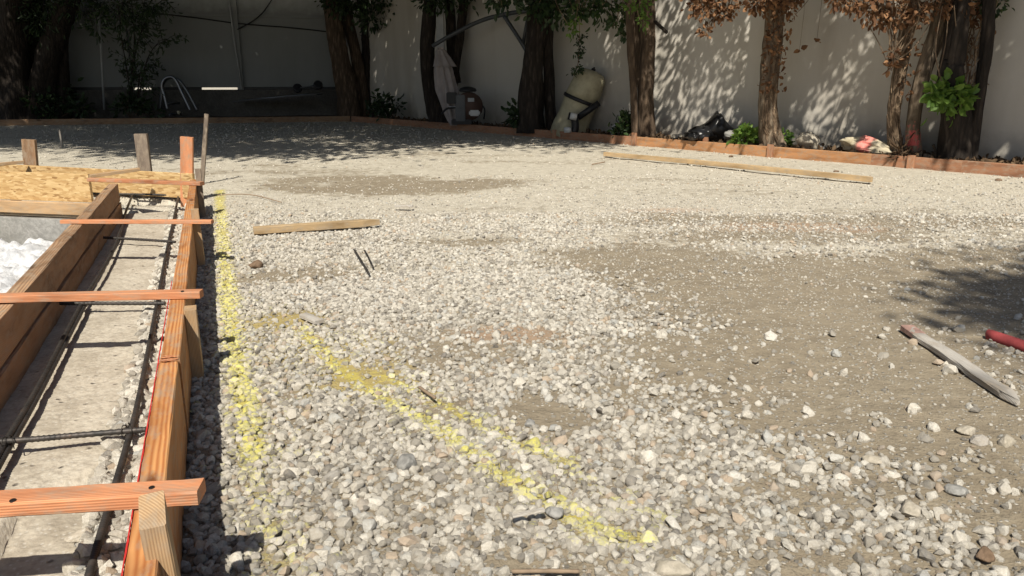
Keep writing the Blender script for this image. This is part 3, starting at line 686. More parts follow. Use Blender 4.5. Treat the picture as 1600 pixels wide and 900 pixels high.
def vstake(xb, yb, zb_seen, ytop, dx, wd, th, mat, label, side=(1, .15, 0)):
    b = at(xb, yb, zb_seen); t = atY(xb+dx, ytop, b.y)
    lumber('stake', (b.x, b.y, -.1), t, wd, th, mat, label, 'stake', side=side, seg=5)
vstake(285, 270, TOP, 214, 7, .075, .035, M['fir_red'], 'pinkish orange stake behind the far wafer board')
vstake(227, 266, TOP, 209, -7, .078, .035, M['fir_grey'], 'dark grey weathered stake behind the far wafer board')
vstake(44, 256.5, TOP, 218, 1, .085, .038, M['fir_brown'], 'short brown stake at the left, alone behind the wafer board')
b = at(314, 287, .0); t = atY(323, 178, b.y+.02)
lumber('stake', (b.x, b.y, -.05), t, .030, .018, M['fir_grey'], 'tall thin grey brown stake, the highest one at the end of the form', 'stake', side=(1, 0, 0), seg=6)
b = atY(97, 228, 8.9); lumber('stake', (b.x, b.y, -.02), (b.x, b.y, atY(97, 203, 8.9).z), .018, .018, M['weathered'], 'little grey peg standing in the shaded gravel at the back left', 'stake', side=(1, 0, 0), seg=3)

# old concrete strip in the trench
def footing():
    us = np.arange(uNear, uEnd, .011); m = 44; vs = []; 
    for u in us:
        edge = .082+.045*(float(fbm(np.array(u*3), np.array(1.), 3, 9))-.35)*1.0+.012*float(fbm(np.array(u*30), np.array(4.), 3, 2))
        aa = np.linspace(aL-.05, aRi-edge, m)
        zz = .000+.012*(fbm(aa*8, aa*0+u*6, 5, 31)-.5)+.006*(fbm(aa*45, aa*0+u*45, 3, 33)-.5)
        # broken slab steps near the camera
        s = (u-fu(at(125, 745, 0)))-(aa-fa(at(125, 745, 0)))*.9
        st = 1/(1+np.exp((s+.03*(fbm(aa*12, aa*0+u*12, 3, 35)-.5))/.006)); zz = zz-.022*st*(aa > aL+.13)
        zz[-1] -= .06; zz[-2] -= .028; zz[-3] -= .006
        for a, z in zip(aa, zz): p = F(a, u, z); vs.append((p.x, p.y, z))
    n_ = len(us); idx = np.arange(n_*m).reshape(n_, m); q = np.stack([idx[:-1, :-1], idx[:-1, 1:], idx[1:, 1:], idx[1:, :-1]], -1).reshape(-1, 4)
    # solid: drop skirt all round
    ring = list(idx[0, :])+list(idx[1:, -1])+list(idx[-1, -2::-1])+list(idx[-2:0:-1, 0]); nb = len(vs)
    vs += [(vs[i][0], vs[i][1], -.12) for i in ring]; k = len(ring)
    sk = [(ring[i], nb+i, nb+(i+1) % k, ring[(i+1) % k]) for i in range(k)]
    me = npmesh('concrete_footing', vs, np.concatenate([q, np.array(sk)]), True)
    return tag(link('concrete_footing', me, M['concrete']), 'old rough concrete strip lying in the trench under the rebar', 'footing')
footing()
# a few broken lumps on the strip
rocky('concrete_lump', (.045, .04, .026), M['concrete'], at(124, 838, .004), 'squarish concrete lump beside the trench gravel below the nearest brace', 'lump', seed=4, amp=.15, smooth=False)

# rebar with ribs
def rebar(pts, r, label, ribs=True, n=None):
    path = smooth_path(pts, 40); L = sum((b-a).length for a, b in zip(path, path[1:]))
    step = .0045 if ribs else .02; cnt = int(L/step); P = smooth_path(pts, min(cnt, 700)); rr = []
    for i in range(len(P)): rr.append(r*(1.13 if i % 3 == 0 else .95) if ribs else r)
    vs, fs = tube_geo(P, rr, 9)
    o = link('rebar', mesh('rebar', [v-P[0] for v in vs], fs, True), M['rebar'], loc=P[0]); tag(o, label, 'rebar', 'reinforcing bars in the trench'); return o
RB = .0062
zb = .05
rebar([at(-60, 815, 0.034), at(0, 706, 0.034), at(62, 600, 0.033), at(130, 470, 0.032), at(178, 388, 0.030), at(197, 330, 0.029), at(214, 287, 0.026)], RB, 'long left bar running the length of the trench')
rebar([at(-60, 840, 0.026), at(0, 724, 0.026), at(64, 610, 0.026), at(133, 476, 0.024)], RB, 'lapped second bar tied beside the long left bar near the camera')
rebar([at(132, 925, 0.020), at(153, 850, 0.020), at(178, 765, 0.022), at(197, 700, 0.023), at(213, 640, 0.024), at(232, 545, 0.026), at(248, 460, 0.026), at(262, 385, 0.026), at(272, 340, 0.026), at(283, 284, 0.026)], RB, 'long right bar close to the right form board')
rebar([at(-80, 694, 0.042), at(40, 687, 0.041), at(120, 680, 0.037), at(228, 671, 0.032)], RB, 'nearest crosswise bar, between the first and second braces')
rebar([at(70, 474, 0.039), at(150, 474, 0.038), at(258, 474, 0.035)], RB, 'crosswise bar directly below the second brace')
rebar([at(157, 371, 0.037), at(215, 374, 0.036), at(274, 378, 0.034)], RB, 'crosswise bar below the third thin brace')
rebar([at(184, 303, 0.035), at(240, 304, 0.034), at(296, 306, 0.032)], RB, 'crosswise bar, second from the far end of the trench')
rebar([at(184, 293, 0.036), at(240, 294.5, 0.035), at(300, 297, 0.034)], RB, 'crosswise bar at the far end just below the farthest brace')
def wiretie(px, py, z, label):
    c = at(px, py, z); P = []
    for k in range(40):
        a = k/39*math.pi*4; P.append(c+U*math.cos(a)*.012+V*math.sin(a*.5)*.010+Vector((0, 0, math.sin(a)*.013)))
    P += [P[-1]+Vector((.008, -.006, .014)), P[-1]+Vector((.012, -.018, .020))]
    tube('tie_wire', P, .0011, M['wire'], seg=5, label=label, cat='wire', group='wire ties on the rebar')
wiretie(14, 692, .040, 'twisted wire tie on the left bar at the nearest crossing'); wiretie(199, 673, .032, 'wire tie on the right bar at the nearest crossing')
wiretie(138, 473, .038, 'wire tie on the left bar below the second brace'); wiretie(247, 472, .032, 'wire tie on the right bar below the second brace')

# white plaster rubble in the pit
def heap():
    x = np.linspace(-3.3, -.6, 150); y = np.linspace(1.0, 4.8, 170); X, Y = np.meshgrid(x, y)
    n1 = fbm(X*4, Y*4, 5, 71); n2 = np.abs(fbm(X*14, Y*14, 4, 73)-.5)*2
    Zh = -.26+.20*n1+.09*n2
    Zh -= .14*np.clip((Y-4.15+.5*(n1-.5))/.35, 0, 1)
    a = X*V.x+Y*V.y; ok = (a < aLo-.004) & (side_of(osbF0+nn*.045, osbF1+nn*.045, X, Y) < 0)
    idx = np.arange(X.size).reshape(X.shape); q = np.stack([idx[:-1, :-1], idx[:-1, 1:], idx[1:, 1:], idx[1:, :-1]], -1).reshape(-1, 4)
    okf = ok.ravel()[q].all(1); me = npmesh('plaster_rubble', np.stack([X, Y, Zh], -1).reshape(-1, 3), q[okf], True)
    tag(link('plaster_rubble', me, M['plaster']), 'heap of bright white crumbled plaster in the pit on the left', 'rubble')
heap()

# ---------------------------------------------------------------- loose sticks, pipe and stones on the gravel
def lying(name, x0, y0, x1, y1, wd, th, mat, label, cat, z=.014, tip=0, **kw):
    return lumber(name, at(x0, y0, z), at(x1, y1, z+kw.pop('dz', 0)), wd, th, mat, label, cat, tip=tip, **kw)
lying('loose_stake', 396, 360, 593, 347, .045, .036, M['fir_pale'], 'short sawn stake with a pointed end lying on the gravel near the form', 'stake', z=.028, tip=.09)
lying('timber', 945, 240.5, 1362, 280.5, .040, .040, M['fir_pale'], 'long pale timber lying on the far gravel in front of the wall', 'timber', z=.035, bend=.006)
st = lying('grey_stake', 1418, 513, 1592, 628, .038, .017, M['weathered'], 'weathered grey stake with a red painted end lying on the dirt at the right', 'stake', z=.018, tip=.04, rough=.005)
tp = lumber('painted_end', at(1417, 512, .0185), at(1436, 525, .0185), .0392, .0182, M['redpaint'], seg=4); del tp['category']; tp.parent = st; tp.matrix_parent_inverse = st.matrix_world.inverted(); tp['label'] = 'faded red painted end'
pA, pB = at(1546, 523, .016), at(1720, 580, .016)
pr_ = empty('red_pipe', pA, 'dull red plastic pipe end reaching in at the right edge', 'pipe')
tube('pipe_tube', smooth_path([pA, (pA+pB)/2, pB], 8), .0165, M['redpipe'], pr_, seg=20)
bm = bmesh.new(); bmesh.ops.create_uvsphere(bm, u_segments=16, v_segments=8, radius=.0163); c_ = bmobj('end_cap', bm, M['redpipe'], pr_, smooth=True); c_.scale = (.5, 1, 1)
rocky('brown_clod', (.055, .05, .045), M['clod'], at(399, 414, .014), 'brown clod on the gravel just right of the yellow line', 'clod', seed=4)
for k, (x, y, sx, m, lab) in enumerate(((1497, 766, .040, 'greyrock', 'grey rounded stone alone on the dirt at lower right'), (1420, 797, .042, 'rock', 'pale flat stone left of the grey rounded stone'), (1363, 718, .034, 'rock', 'small pale stone on the bare dirt right of centre'), (1572, 690, .045, 'rock', 'pale longish stone at the right edge below the grey stake'),
        (828, 662, .028, 'greyrock', 'dark grey pebble in the bare patch by the yellow lines'), (1509, 672, .04, 'rock', 'pale stone halfway between the grey stake and the bottom edge'), (638, 722, .05, 'greyrock', 'large dark grey stone in the middle of the near gravel'), (1050, 888, .055, 'rock', 'broad pale stone at the bottom centre'), (1540, 868, .036, 'clod', 'reddish triangular stone in the lower right corner'), (866, 800, .035, 'greyrock', 'dark stone beside the yellow line at the bottom'))):
    rocky('loose_stone', (sx*1.2, sx*.9, sx*.7), M[m], at(x, y, sx*.2), lab, 'stone', seed=k+20, sub=3, amp=.15, rot=(0, 0, k*1.3))
def twig(pts, r, lab, mat='twig', name='twig', cat='twig'):
    tube(name, smooth_path(pts, 12), r, M[mat], seg=6, jit=.3, label=lab, cat=cat)
twig([at(553, 390, .02), at(563, 405, .03), at(577, 428, .015)], .004, 'bent dark rusty nail lying on the gravel', 'rebar', 'spike', 'nail')
twig([at(570, 392, .02), at(577, 405, .02), at(583, 418, .012)], .004, 'short straight spike beside the bent rusty nail', 'rebar', 'spike', 'nail')
twig([at(340, 305, .015), at(390, 304, .02), at(440, 316, .012)], .0035, 'thin brown stick on the gravel beside the top of the yellow line')
twig([at(925, 257, .01), at(945, 253, .02)], .006, 'tiny twig on the far gravel below the end of the long timber')
twig([at(800, 893, .012), at(850, 892, .014), at(905, 893, .01)], .0035, 'thin brown twig at the bottom edge')
twig([at(655, 605, .02), at(680, 622, .02)], .004, 'tiny brown twig above the middle yellow line')
lying('wood_scrap', 474, 492, 499, 503, .03, .012, M['weathered'], 'small grey wood scrap on the gravel below centre left', 'scrap', z=.02)
lying('wood_scrap', 617, 322, 645, 322, .03, .012, M['weathered'], 'tiny grey wood sliver on the gravel behind the short stake', 'scrap', z=.02)
lying('wood_scrap', 800, 806, 850, 796, .008, .005, M['weathered'], 'slim grey wood sliver among the near stones beside the yellow line', 'scrap', z=.027)
for k, (x, y) in enumerate(((1142, 244), (1307, 267.5), (1560, 281))):
    rocky('clod', (.06, .05, .025), M['clod'], at(x, y, .008), ['dark clod behind the middle of the long timber', 'dark clod just behind the right part of the long timber', 'dark clod near the edge board at far right'][k], 'clod', seed=k+50, sub=2)

# ---------------------------------------------------------------- leaves
def leafgeo(centers, normals_rand, size, seed, tilt=None, droop=0.0, aspect=.5):
    r = np.random.RandomState(seed); n = len(centers); c = np.asarray(centers)
    d = r.normal(size=(n, 3)); d[:, 2] -= droop; d /= np.linalg.norm(d, axis=1)[:, None]
    s = r.normal(size=(n, 3)); s -= d*(s*d).sum(1)[:, None]; s /= np.linalg.norm(s, axis=1)[:, None]; nn_ = np.cross(d, s)
    L = (size*r.uniform(.6, 1.3, n))[:, None]; W = L*aspect
    v = np.stack([c, c+d*L*.35+s*W*.5+nn_*L*.08, c+d*L*.75+s*W*.36+nn_*L*.03, c+d*L-nn_*L*.12, c+d*L*.75-s*W*.36+nn_*L*.03, c+d*L*.35-s*W*.5+nn_*L*.08], 1).reshape(-1, 3)
    b = (np.arange(n)*6)[:, None]; f = np.concatenate([b+np.array([[0, 1, 2, 3]]), b+np.array([[0, 3, 4, 5]])], 1).reshape(-1, 4)
    return v, f
def clumps(cs, rads, per, seed, flat=.75):
    r = np.random.RandomState(seed); out = []
    for c, rd, p in zip(cs, rads, per):
        q = r.normal(size=(p, 3))*np.array([rd, rd, rd*flat])*.55; out.append(np.asarray(c)+q)
    return np.concatenate(out)
def leaves(name, pts, size, mat, parent=None, seed=1, droop=.3, aspect=.5, label=None, cat=None, group=None, loc=None):
    v, f = leafgeo(pts, None, size, seed, droop=droop, aspect=aspect)
    org = np.array(parent.location) if parent else (np.array(loc) if loc is not None else v.mean(0))
    o = link(name, npmesh(name, v-org, f), mat, parent, None if parent else tuple(org))
    if label: tag(o, label, cat, group)
    return o

# ---------------------------------------------------------------- trees
def stemgeo(pts, rads, seg, vs, fs, gnarl=.42, n=36, flare=1.25):
    P = smooth_path(pts, n); R0 = []
    for i in range(len(P)):
        t = i/(len(P)-1)*(len(rads)-1); k = min(int(t), len(rads)-2); rr = rads[k]*(1-(t-k))+rads[k+1]*(t-k); h = i/(len(P)-1)
        R0.append(rr*(1+(flare-1)*math.exp(-h*14)))
    base = len(vs); tube_geo(P, R0, seg, vs, fs)
    ph = rnd.random()*9
    for i in range(len(P)):
        for k in range(seg):
            a = 2*math.pi*k/seg; g = float(fbm(np.array(2.2*math.cos(a)+ph), np.array(2.2*math.sin(a)+i*.22), 4, 3))-.5
            j = base+i*seg+k; vs[j] = P[i]+(vs[j]-P[i])*(1+gnarl*2*g)
def tree(label, stems, mat, Y=None, base=None, crown=None, ncl=0, leaf='leaf', seed=1, lsize=.085, per=150, group=None, extra_limbs=True, clr=.55, name='tree'):
    """stems: list of (pixel polyline from base up, [width px...], distance Y); crown: list of (centre, radii) ellipsoids in metres"""
    root = empty(name, base, label, 'tree', group); org = Vector(base); vs, fs = [], []; tops = []
    for pl, wd, Yd in stems:
        pts = [atY(x, y, Yd) for x, y in pl]; pts[0].z = min(pts[0].z, .05) if pts[0].z < .4 else pts[0].z; rads = [w_*Yd/FPX/2 for w_ in wd]
        # carry the stem on above the picture up to the crown
        d = (pts[-1]-pts[-2]).normalized(); d = Vector((d.x*.6, d.y, max(d.z, .8))).normalized()
        pts += [pts[-1]+d*.9, pts[-1]+d*1.9+Vector((0, -.15, 0))]; rads = rads+[rads[-1]*.8, rads[-1]*.55]
        stemgeo(pts, rads, 16, vs, fs); tops.append((pts[-2], pts[-1], rads[-1]))
    r = random.Random(seed); cs = []
    if crown:
        for (c, rad), m in zip(crown, ncl if isinstance(ncl, list) else [ncl]*len(crown)):
            for _ in range(m):
                while True:
                    q = Vector((r.uniform(-1, 1), r.uniform(-1, 1), r.uniform(-1, 1)))
                    if q.length < 1: break
                cs.append(Vector(c)+Vector((q.x*rad[0], q.y*rad[1], q.z*rad[2])))
        for k, c in enumerate(cs):
            if k % 4 == 0:
                a, b, rd = tops[k % len(tops)]; p0 = a.lerp(b, r.random()); mid = p0.lerp(c, .5)+Vector((r.uniform(-.3, .3), r.uniform(-.3, .3), .25))
                tube_geo(smooth_path([p0, mid, c], 7), [rd*.5*(1-i/7)+.008 for i in range(8)], 5, vs, fs)
    link('trunk', mesh('trunk', [v-org for v in vs], fs, True), mat, root)
    if cs:
        pts = clumps([tuple(c) for c in cs], [clr*r.uniform(.6, 1.3) for _ in cs], [int(per*r.uniform(.6, 1.4)) for _ in cs], seed)
        pts = pts[pts[:, 2] > 1.75]
        leaves('crown', pts, lsize, M[leaf], root, seed)
    return root
def onR(px, off): return cB+(cC-cB)*frac(px, cB, cC)+nR*off
def onL(px, off): return cB+(cA-cB)*frac(px, cB, cA)+nL*off

# trees along the right wall
def shade_crown(px, spread=1.7, zc=3.5, zr=1.0, out=.9):
    c = onR(px, .3)-nR*out*0; c = Vector((c.x, c.y-1.5, zc)); return [(c, (spread, .75, zr))]
b = onR(1205, .30); tree('single trunk wrapped in dried brown vine, beside the boulder', [([(1210, 236), (1200, 175), (1204, 100), (1209, 45), (1212, -20)], [36, 26, 25, 25, 24], b.y)], M['bark_pale'], base=(b.x, b.y, .05), crown=shade_crown(1120, 1.0), ncl=13, seed=3, per=400, clr=.36)
TG = b
def mk_marked():
    m = M['bark_pale'].copy(); t = m.node_tree; b = t.nodes['Principled BSDF']; src = b.inputs['Base Color'].links[0].from_socket
    tc = t.nodes.new('ShaderNodeTexCoord'); vm = t.nodes.new('ShaderNodeVectorMath'); vm.operation = 'DISTANCE'; t.links.new(tc.outputs['Object'], vm.inputs[0])
    bb = onR(1415, .28); p = atY(1426, 218, bb.y-.07)-Vector((bb.x, bb.y, .05)); vm.inputs[1].default_value = p
    nz = t.nodes.new('ShaderNodeTexNoise'); nz.inputs['Scale'].default_value = 30; t.links.new(tc.outputs['Object'], nz.inputs['Vector'])
    ad = t.nodes.new('ShaderNodeMath'); ad.operation = 'MULTIPLY_ADD'; ad.inputs[1].default_value = .34; t.links.new(nz.outputs['Fac'], ad.inputs[0]); t.links.new(vm.outputs['Value'], ad.inputs[2])
    rp = t.nodes.new('ShaderNodeValToRGB'); rp.color_ramp.elements[0].position = .20; rp.color_ramp.elements[0].color = (1, 1, 1, 1); rp.color_ramp.elements[1].position = .27; rp.color_ramp.elements[1].color = (0, 0, 0, 1); t.links.new(ad.outputs[0], rp.inputs[0])
    mx = t.nodes.new('ShaderNodeMix'); mx.data_type = 'RGBA'; t.links.new(rp.outputs[0], mx.inputs[0]); t.links.new(src, mx.inputs[6]); mx.inputs[7].default_value = (.62, .13, .12, 1); t.links.new(mx.outputs[2], b.inputs['Base Color']); return m
M['bark_marked'] = mk_marked()
b = onR(1415, .28); b2_ = b.y+.12
tree('leaning twin trunks with a red paint mark near the foot, at the right', [([(1428, 262), (1428, 190), (1445, 110), (1468, 40), (1482, -30)], [22, 19, 20, 24, 24], b.y), ([(1402, 252), (1396, 185), (1406, 110), (1420, 30), (1426, -30)], [20, 17, 18, 20, 20], b2_)], M['bark_marked'], base=(b.x, b.y, .05), crown=shade_crown(1330, 1.1), ncl=10, seed=5, per=400, clr=.36)
TH = b
b = onR(1500, .42); tree('dark thick broken stump wrapped in vines behind the twin trunks', [([(1495, 262), (1492, 180), (1486, 110), (1490, 85)], [40, 38, 36, 30], b.y), ([(1515, 262), (1528, 170), (1540, 80), (1548, -30)], [14, 14, 16, 18], b.y-.05), ([(1486, 100), (1492, 60), (1507, -20)], [10, 13, 14], b.y-.05)], M['bark_dark'], base=(b.x, b.y, .05), crown=shade_crown(1590, 1.1), ncl=40, seed=6, per=400, clr=.36)
b = onR(1000, .34); tree('slim twin stems in shade beside the leafy ivy clump', [([(1012, 214), (1010, 140), (1012, 60), (1008, -20)], [22, 22, 22, 24], b.y), ([(993, 212), (990, 140), (986, 70), (984, -20)], [10, 10, 11, 12], b.y-.1), ([(1003, 214), (1001, 140), (997, 60), (1000, -20)], [9, 9, 10, 12], b.y+.1)], M['bark'], base=(b.x, b.y, .05), crown=shade_crown(1000, 1.7), ncl=22, seed=7, per=400, clr=.36)
b = onR(838, .36); tree('dark thick trunk with side stem behind the beige tank', [([(832, 200), (831, 130), (838, 60), (846, -20)], [36, 34, 32, 30], b.y), ([(862, 205), (858, 120), (856, 50), (853, -20)], [16, 15, 14, 14], b.y+.08)], M['bark_dark'], base=(b.x, b.y, .05), crown=shade_crown(850, 2.2, 3.8, 1.4), ncl=34, seed=8, per=400, clr=.36)
b = onR(683, .36); tree('dark trunk rising directly behind the closed umbrella', [([(690, 192), (674, 130), (668, 70), (674, -20)], [30, 26, 22, 20], b.y), ([(712, 130), (705, 60), (702, -20)], [14, 14, 14], b.y+.15), ([(708, 150), (716, 80), (726, -20)], [9, 12, 12], b.y)], M['bark_dark'], base=(b.x, b.y, .05), crown=shade_crown(700, 2.2, 3.8, 1.5), ncl=46, seed=9, per=400, clr=.36)
b = onL(543, .35); tree('pale barked trunk catching a streak of sun at the corner', [([(546, 180), (538, 120), (524, 55), (514, -20)], [26, 28, 28, 26], b.y), ([(567, 178), (560, 110), (546, 40), (536, -20)], [18, 17, 16, 16], b.y+.3)], M['bark'], base=(b.x, b.y, .05), crown=None, seed=10)
b = onL(590, .5); tree('group of dark stems filling the corner right of the pale trunk', [([(590, 182), (586, 100), (580, -20)], [42, 38, 40], b.y+.3), ([(612, 182), (612, 100), (608, -20)], [26, 26, 36], b.y+.2), ([(628, 182), (632, 60), (636, -20)], [8, 12, 30], b.y+.5), ([(572, 182), (572, 100), (566, -20)], [18, 16, 18], b.y+.5)], M['bark_dark'], base=(b.x, b.y, .05), crown=None, seed=11)
# left group
b = onL(60, .6); tree('thick dark trunk leaning right at the far left', [([(58, 175), (72, 100), (92, 40), (112, -30)], [40, 34, 32, 30], b.y)], M['bark_dark'], base=(b.x, b.y, .05), crown=None, seed=12)
b = onL(18, .5); tree('thick dark upright trunk at the left edge of the picture', [([(18, 180), (16, 90), (24, -30)], [46, 42, 44], b.y), ([(45, 178), (44, 90), (52, -30)], [20, 20, 22], b.y+.4)], M['bark_dark'], base=(b.x, b.y, .05), crown=None, seed=13)
b = onL(96, .7); tree('narrow dark trunk right of the leaning trunk at the far left', [([(98, 175), (96, 90), (94, -30)], [20, 18, 18], b.y)], M['bark_dark'], base=(b.x, b.y, .05), crown=None, seed=14)
# tall spreading trees that shade the back of the plot: crowns are out of the picture above
def big(label, x, y, crown, seed, ncl, h=4.2, lsz=.12, cr=.7, pr_=330):
    root = empty('tree', (x, y, 0), label, 'tree'); vs, fs = [], []; org = Vector((x, y, 0))
    stemgeo([Vector((x, y, -.05)), Vector((x+.1, y, 1.4)), Vector((x-.05, y-.1, 2.8)), Vector((x+.1, y-.3, h))], [.24, .2, .18, .12], 14, vs, fs)
    r = random.Random(seed); cs = []
    for (c, rad), m in zip(crown, ncl):
        for _ in range(m):
            while True:
                q = Vector((r.uniform(-1, 1), r.uniform(-1, 1), r.uniform(-1, 1)))
                if q.length < 1: break
            cs.append(Vector(c)+Vector((q.x*rad[0], q.y*rad[1], q.z*rad[2])))
    for k, c in enumerate(cs):
        if k % 5 == 0:
            p0 = Vector((x, y-.2, r.uniform(2.6, h))); mid = p0.lerp(c, .5)+Vector((0, 0, .4)); tube_geo(smooth_path([p0, mid, c], 7), [.07*(1-i/7)+.012 for i in range(8)], 5, vs, fs)
    link('trunk', mesh('trunk', [v-org for v in vs], fs, True), M['bark_dark'], root)
    pts = clumps([tuple(c) for c in cs], [cr*r.uniform(.6, 1.3) for _ in cs], [int(pr_*r.uniform(.6, 1.4)) for _ in cs], seed)
    leaves('crown', pts[pts[:, 2] > 2.6], lsz, M['leaf_dark'], root, seed, aspect=.6)
big('broad dark tree spreading over the back left corner', -10.6, 10.5, [((-8.2, 7.1, 5.2), (3.2, 3.6, 1.6)), ((-9.0, 12.0, 4.6), (3, 3, 1.4))], 31, [80, 50])
big('broad dark tree behind the fence spreading over the middle of the back', -2.6, 17.0, [((-3.6, 7.1, 5.2), (3.3, 3.4, 1.4)), ((-3.2, 12.6, 4.6), (3.8, 2.6, 1.4)), ((-.7, 7.2, 5.2), (2.0, 2.5, 1.2))], 32, [100, 120, 60])
big('broad dark tree behind the left fence at the edge of view', -7.4, 17.0, [((-6.4, 12.6, 4.6), (3.4, 2.6, 1.5)), ((-6.2, 7.1, 5.3), (2.6, 3.2, 1.4))], 33, [100, 60])
big('tree standing out of the picture on the right that shades the gravel edge', 3.5, -2.3, [((1.95, -1.84, 5.0), (1.0, .26, .3)), ((2.6, -1.6, 5.2), (.9, .42, .4))], 34, [46, 40], 4.4, lsz=.07, cr=.30, pr_=300)

# ---------------------------------------------------------------- vines and hanging foliage
def hang(label, blobs, mat, size, seed, Y=None, per=60, stems=6, aspect=.55, smat='dryvine', droop=.5, cat='vine', name='hanging_vine', group=None):
    cs = [atY(x, y, Yd) for x, y, r_, Yd in blobs]; rd = [r_*Yd/FPX for x, y, r_, Yd in blobs]
    root = empty(name, tuple(cs[0]), label, cat, group); r = random.Random(seed)
    pts = clumps([tuple(c) for c in cs], rd, [int(per*(q/.1)**1.3)+6 for q in rd], seed, 1.0)
    leaves('foliage', pts, size, M[mat], root, seed, droop, aspect)
    vs, fs = [], []
    for k in range(stems*len(cs)):
        c = cs[k % len(cs)]; q = rd[k % len(cs)]; e = c+Vector((r.uniform(-q, q), r.uniform(-q, q)*.5, r.uniform(-q, q)*1.1)); s0 = e+Vector((r.uniform(-.25, .25), r.uniform(-.1, .1), r.uniform(.3, .7)))
        tube_geo(smooth_path([s0, s0.lerp(e, .5)+Vector((r.uniform(-.08, .08), 0, r.uniform(-.05, .05))), e], 8), .004, 4, vs, fs)
    org = cs[0]; link('stems', mesh('stems', [v-org for v in vs], fs), M[smat], root); return root
Yc = onR(930, 0).y-.1
hang('dark green leaves hanging over the wall left of the slim twin stems', [(930, -8, 30, Yc), (950, 15, 22, Yc), (968, 32, 13, Yc-.1), (978, 48, 8, Yc), (900, 5, 18, Yc+.1), (905, 22, 8, Yc)], 'leaf', .075, 41, per=55)
hang('pale sunlit leaf tuft hanging left of the slim twin stems', [(893, 46, 8, Yc), (899, 34, 5, Yc)], 'leaf_bright', .06, 42, per=40, stems=2)
Ye = onR(850, 0).y-.1
hang('dark green foliage at the top of the dark thick trunk', [(860, -5, 32, Ye), (838, 5, 18, Ye), (880, 14, 16, Ye), (798, -8, 16, Ye-.2), (775, -2, 12, Ye-.2)], 'leaf_dark', .085, 43, per=60)
Yf = onR(1005, 0).y-.15
hang('yellow green leaf spray in front of the slim twin stems', [(1002, 0, 12, Yf), (1005, 16, 8, Yf), (1004, 34, 8, Yf), (984, 8, 8, Yf)], 'leaf_bright', .05, 44, per=60, stems=3)
# dangling string of dark leaves
Yv = onR(905, .3).y
sv = [atY(906, 20, Yv), atY(905, 60, Yv), atY(903, 100, Yv), atY(896, 118, Yv)]
vt = empty('dangling_vine', tuple(sv[0]), 'thin dangling vine with dark leaf tufts above the beige tank', 'vine')
tube('stem', smooth_path(sv, 14), .005, M['dryvine'], vt, seg=5)
leaves('foliage', clumps([tuple(atY(x, y, Yv)) for x, y in ((908, 58, ), (906, 68), (908, 80), (904, 88), (897, 112), (905, 108))], [.05]*6, [26]*6, 4, 1), .05, M['leaf_dark'], vt, 9)
Yt = onL(560, .3).y-.2
hang('dark leaves hanging at the top of the pale barked trunk in the corner', [(520, 0, 16, Yt), (540, 8, 18, Yt), (566, 0, 22, Yt), (600, -4, 26, Yt), (630, 6, 20, Yt), (580, 30, 14, Yt)], 'leaf_dark', .09, 51, per=50, smat='bark_dark')
Yw = onL(150, .4).y-.2
hang('dark foliage hanging over the top left of the picture', [(20, 0, 34, Yw), (70, 5, 30, Yw), (120, 0, 26, Yw), (160, 8, 18, Yw), (190, 15, 24, Yw), (215, 40, 18, Yw), (240, 5, 22, Yw), (150, 45, 12, Yw), (60, 40, 18, Yw)], 'leaf_dark', .10, 52, per=40, smat='bark_dark', aspect=.3)
Yx = onR(680, .2).y-.2
hang('dull brown and dark leaves hanging round the trunk behind the parasol', [(680, -4, 16, Yx), (700, 2, 16, Yx), (725, -6, 14, Yx), (665, 4, 9, Yx)], 'leaf_dark', .08, 53, per=45, smat='bark_dark')
Yg = TG.y-.25
hang('mass of curled brown dead leaves hanging left of the vine covered trunk', [(1118, -6, 26, Yg), (1140, 6, 16, Yg), (1100, 8, 14, Yg), (1127, 24, 10, Yg), (1090, -10, 14, Yg), (1103, 50, 6, Yg)], 'leaf_brown', .055, 45, per=75, aspect=.7)
hang('curled brown dead leaves round the top of the vine covered trunk', [(1190, 0, 16, Yg), (1215, -4, 18, Yg), (1236, 12, 10, Yg), (1180, 6, 10, Yg), (1243, -5, 9, Yg)], 'leaf_brown', .05, 46, per=80, aspect=.7)
Yh = TH.y-.2
hang('brown dead leaves and tangled stems left of the leaning twin trunks', [(1360, 0, 24, Yh), (1385, 12, 20, Yh), (1400, 28, 14, Yh), (1335, 2, 14, Yh), (1372, 30, 9, Yh), (1310, -6, 14, Yh), (1395, 80, 5, Yh), (1397, 95, 5, Yh), (1392, 105, 4, Yh)], 'leaf_brown', .055, 47, per=70, aspect=.65, stems=9)
hang('brown dead leaves over the top of the leaning twin trunks', [(1440, 8, 24, Yh), (1470, 2, 22, Yh), (1500, 4, 18, Yh), (1430, 25, 10, Yh), (1520, 30, 8, Yh)], 'leaf_brown', .055, 48, per=75, aspect=.65)
hang('dark green leaves with pale spots at the top right of the stump', [(1540, 4, 12, Yh), (1550, 18, 9, Yh), (1562, 2, 12, Yh)], 'leaf', .05, 49, per=50)
hang('bright green leaf sprig glowing against the dark stump', [(1474, 150, 15, Yh-.15), (1494, 158, 15, Yh-.15), (1462, 146, 9, Yh-.15), (1486, 138, 12, Yh-.1), (1503, 150, 10, Yh-.15)], 'leaf_bright', .075, 50, per=120, stems=1, aspect=.75, cat='sprig', name='leaf_sprig')
